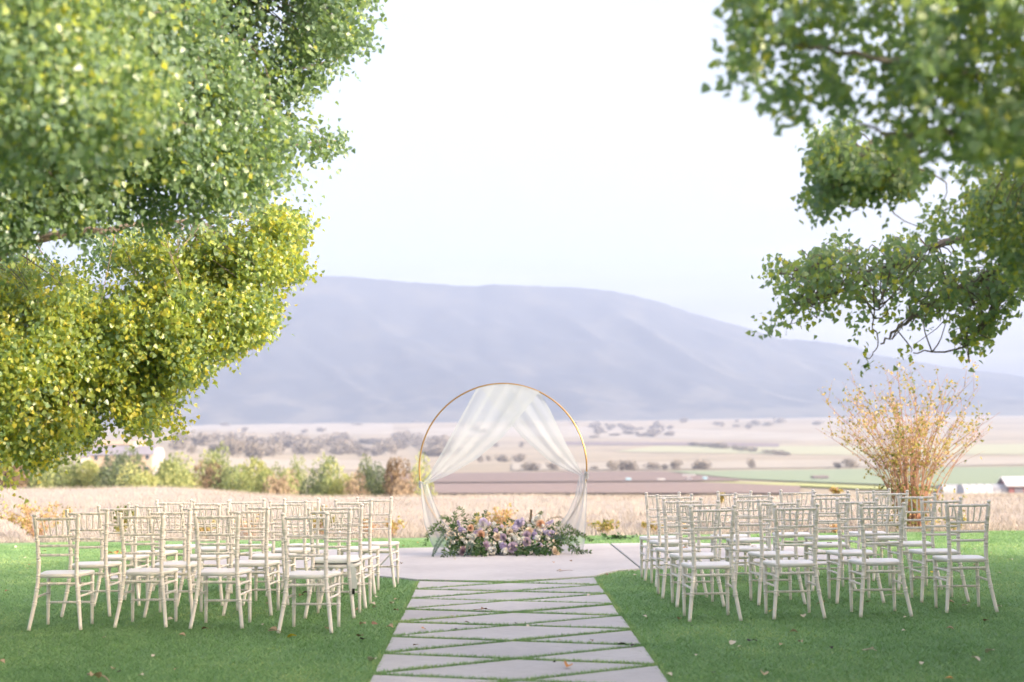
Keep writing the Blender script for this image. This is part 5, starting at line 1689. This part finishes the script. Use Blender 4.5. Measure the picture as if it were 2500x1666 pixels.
pave = [(1351, 1374, 'orange', .05, 'patio'), (1393, 1370, 'brown', .06, 'patio'), (1365, 1394, 'tan', .09, 'patio'), (979, 1376, 'tan', .06, 'patio'), (1110, 1366, 'pale', .05, 'patio'), (1105, 1505, 'tan', .07, 'aisle'), (1140, 1520, 'brown', .06, 'aisle'),
        (1260, 1523, 'dark', .05, 'aisle'), (1015, 1576, 'tan', .07, 'aisle'), (1112, 1537, 'dark', .04, 'aisle'), (1180, 1489, 'brown', .09, 'aisle'), (1438, 1454, 'pale', .05, 'aisle'), (1352, 1617, 'dark', .04, 'aisle'), (1290, 1530, 'pale', .05, 'aisle'),
        (1444, 1565, 'brown', .05, 'aisle'), (1519, 1575, 'dark', .09, 'aisle'), (1548, 1577, 'dark', .07, 'aisle'), (1366, 1563, 'orange', .04, 'aisle'), (1316, 1424, 'dark', .04, 'patio'), (1480, 1404, 'brown', .06, 'patio')]
for px, py, k, s, w_ in pave:
    add_leaf(px, py, k, s, {'tan': 'dry tan', 'brown': 'curled brown', 'orange': 'small orange', 'pale': 'bleached pale', 'dark': 'tiny dark'}[k] + (' leaf on the concrete patio' if w_ == 'patio' else ' leaf on the aisle paving') + (', towards the left' if px < 1200 else ', near the middle' if px < 1340 else ', towards the right') + (', at its near end' if py > 1550 else ', halfway along' if py > 1440 else ', by the flowers'), .02, 'fallen leaves on the paving')
for (sd, r_, c_), dx, dy, k in ((('right', 2, 0), .06, .02, 'orange'), (('right', 2, 2), .02, .0, 'brown'), (('right', 2, 1), .05, .05, 'tan'), (('right', 0, 2), -.08, .05, 'pale')):
    ch_ = chairs[(sd, r_, c_)]
    o = bpy.data.objects.new('fallen_leaf', random.choice(FML[k])); link(o)
    o.location = ch_.location + Vector((dx, dy, .440)); o.scale = (.055,) * 3; o.rotation_euler = (0, 0, random.uniform(0, 6))
    tag(o, {'orange': 'orange leaf dropped on a right-hand chair seat by the aisle', 'brown': 'dark curled leaf on a middle-row right chair seat', 'tan': 'tan leaf on the second middle-row right chair seat', 'pale': 'pale leaf on a front-row right chair seat'}[k], 'leaf', 'leaves on chair seats')

# thin dry sticks
def stick(pa, pb, r, m_, label, group, z=.018):
    a, b_ = ground(*pa, z), ground(*pb, z)
    mid = (a + b_) / 2 + np.array([.02, .025, .006])
    o = MB().tube(smooth_path([Vector((0, 0, 0)), Vector(mid - a), Vector(b_ - a)], 5), np.linspace(r, r * .4, 11), 5).build('fallen_twig', m_, None, True, tuple(a))
    tag(o, label, 'twig', group)
stick((2158, 1454), (2222, 1450), .004, FM['pale'], 'pale curved twig on the lawn between the right nearest-row chairs', 'twigs on the ground')
stick((215, 1646), (268, 1664), .007, FM['tan'], 'thick tan twig at the bottom left of the lawn', 'twigs on the ground')
stick((655, 1540), (686, 1544), .004, FM['tan'], 'thin tan twig in front of the nearest-row left chairs', 'twigs on the ground')
stick((1365, 1395), (1398, 1393), .003, FM['brown'], 'short brown twig on the concrete patio', 'twigs on the ground')
stick((1156, 1489), (1202, 1490), .003, FM['brown'], 'thin brown twig on the third row of aisle slabs', 'twigs on the ground')
stick((2105, 1587), (2140, 1589), .004, FM['pale'], 'pale straight twig on the right lawn before the third nearest-row chair', 'twigs on the ground')
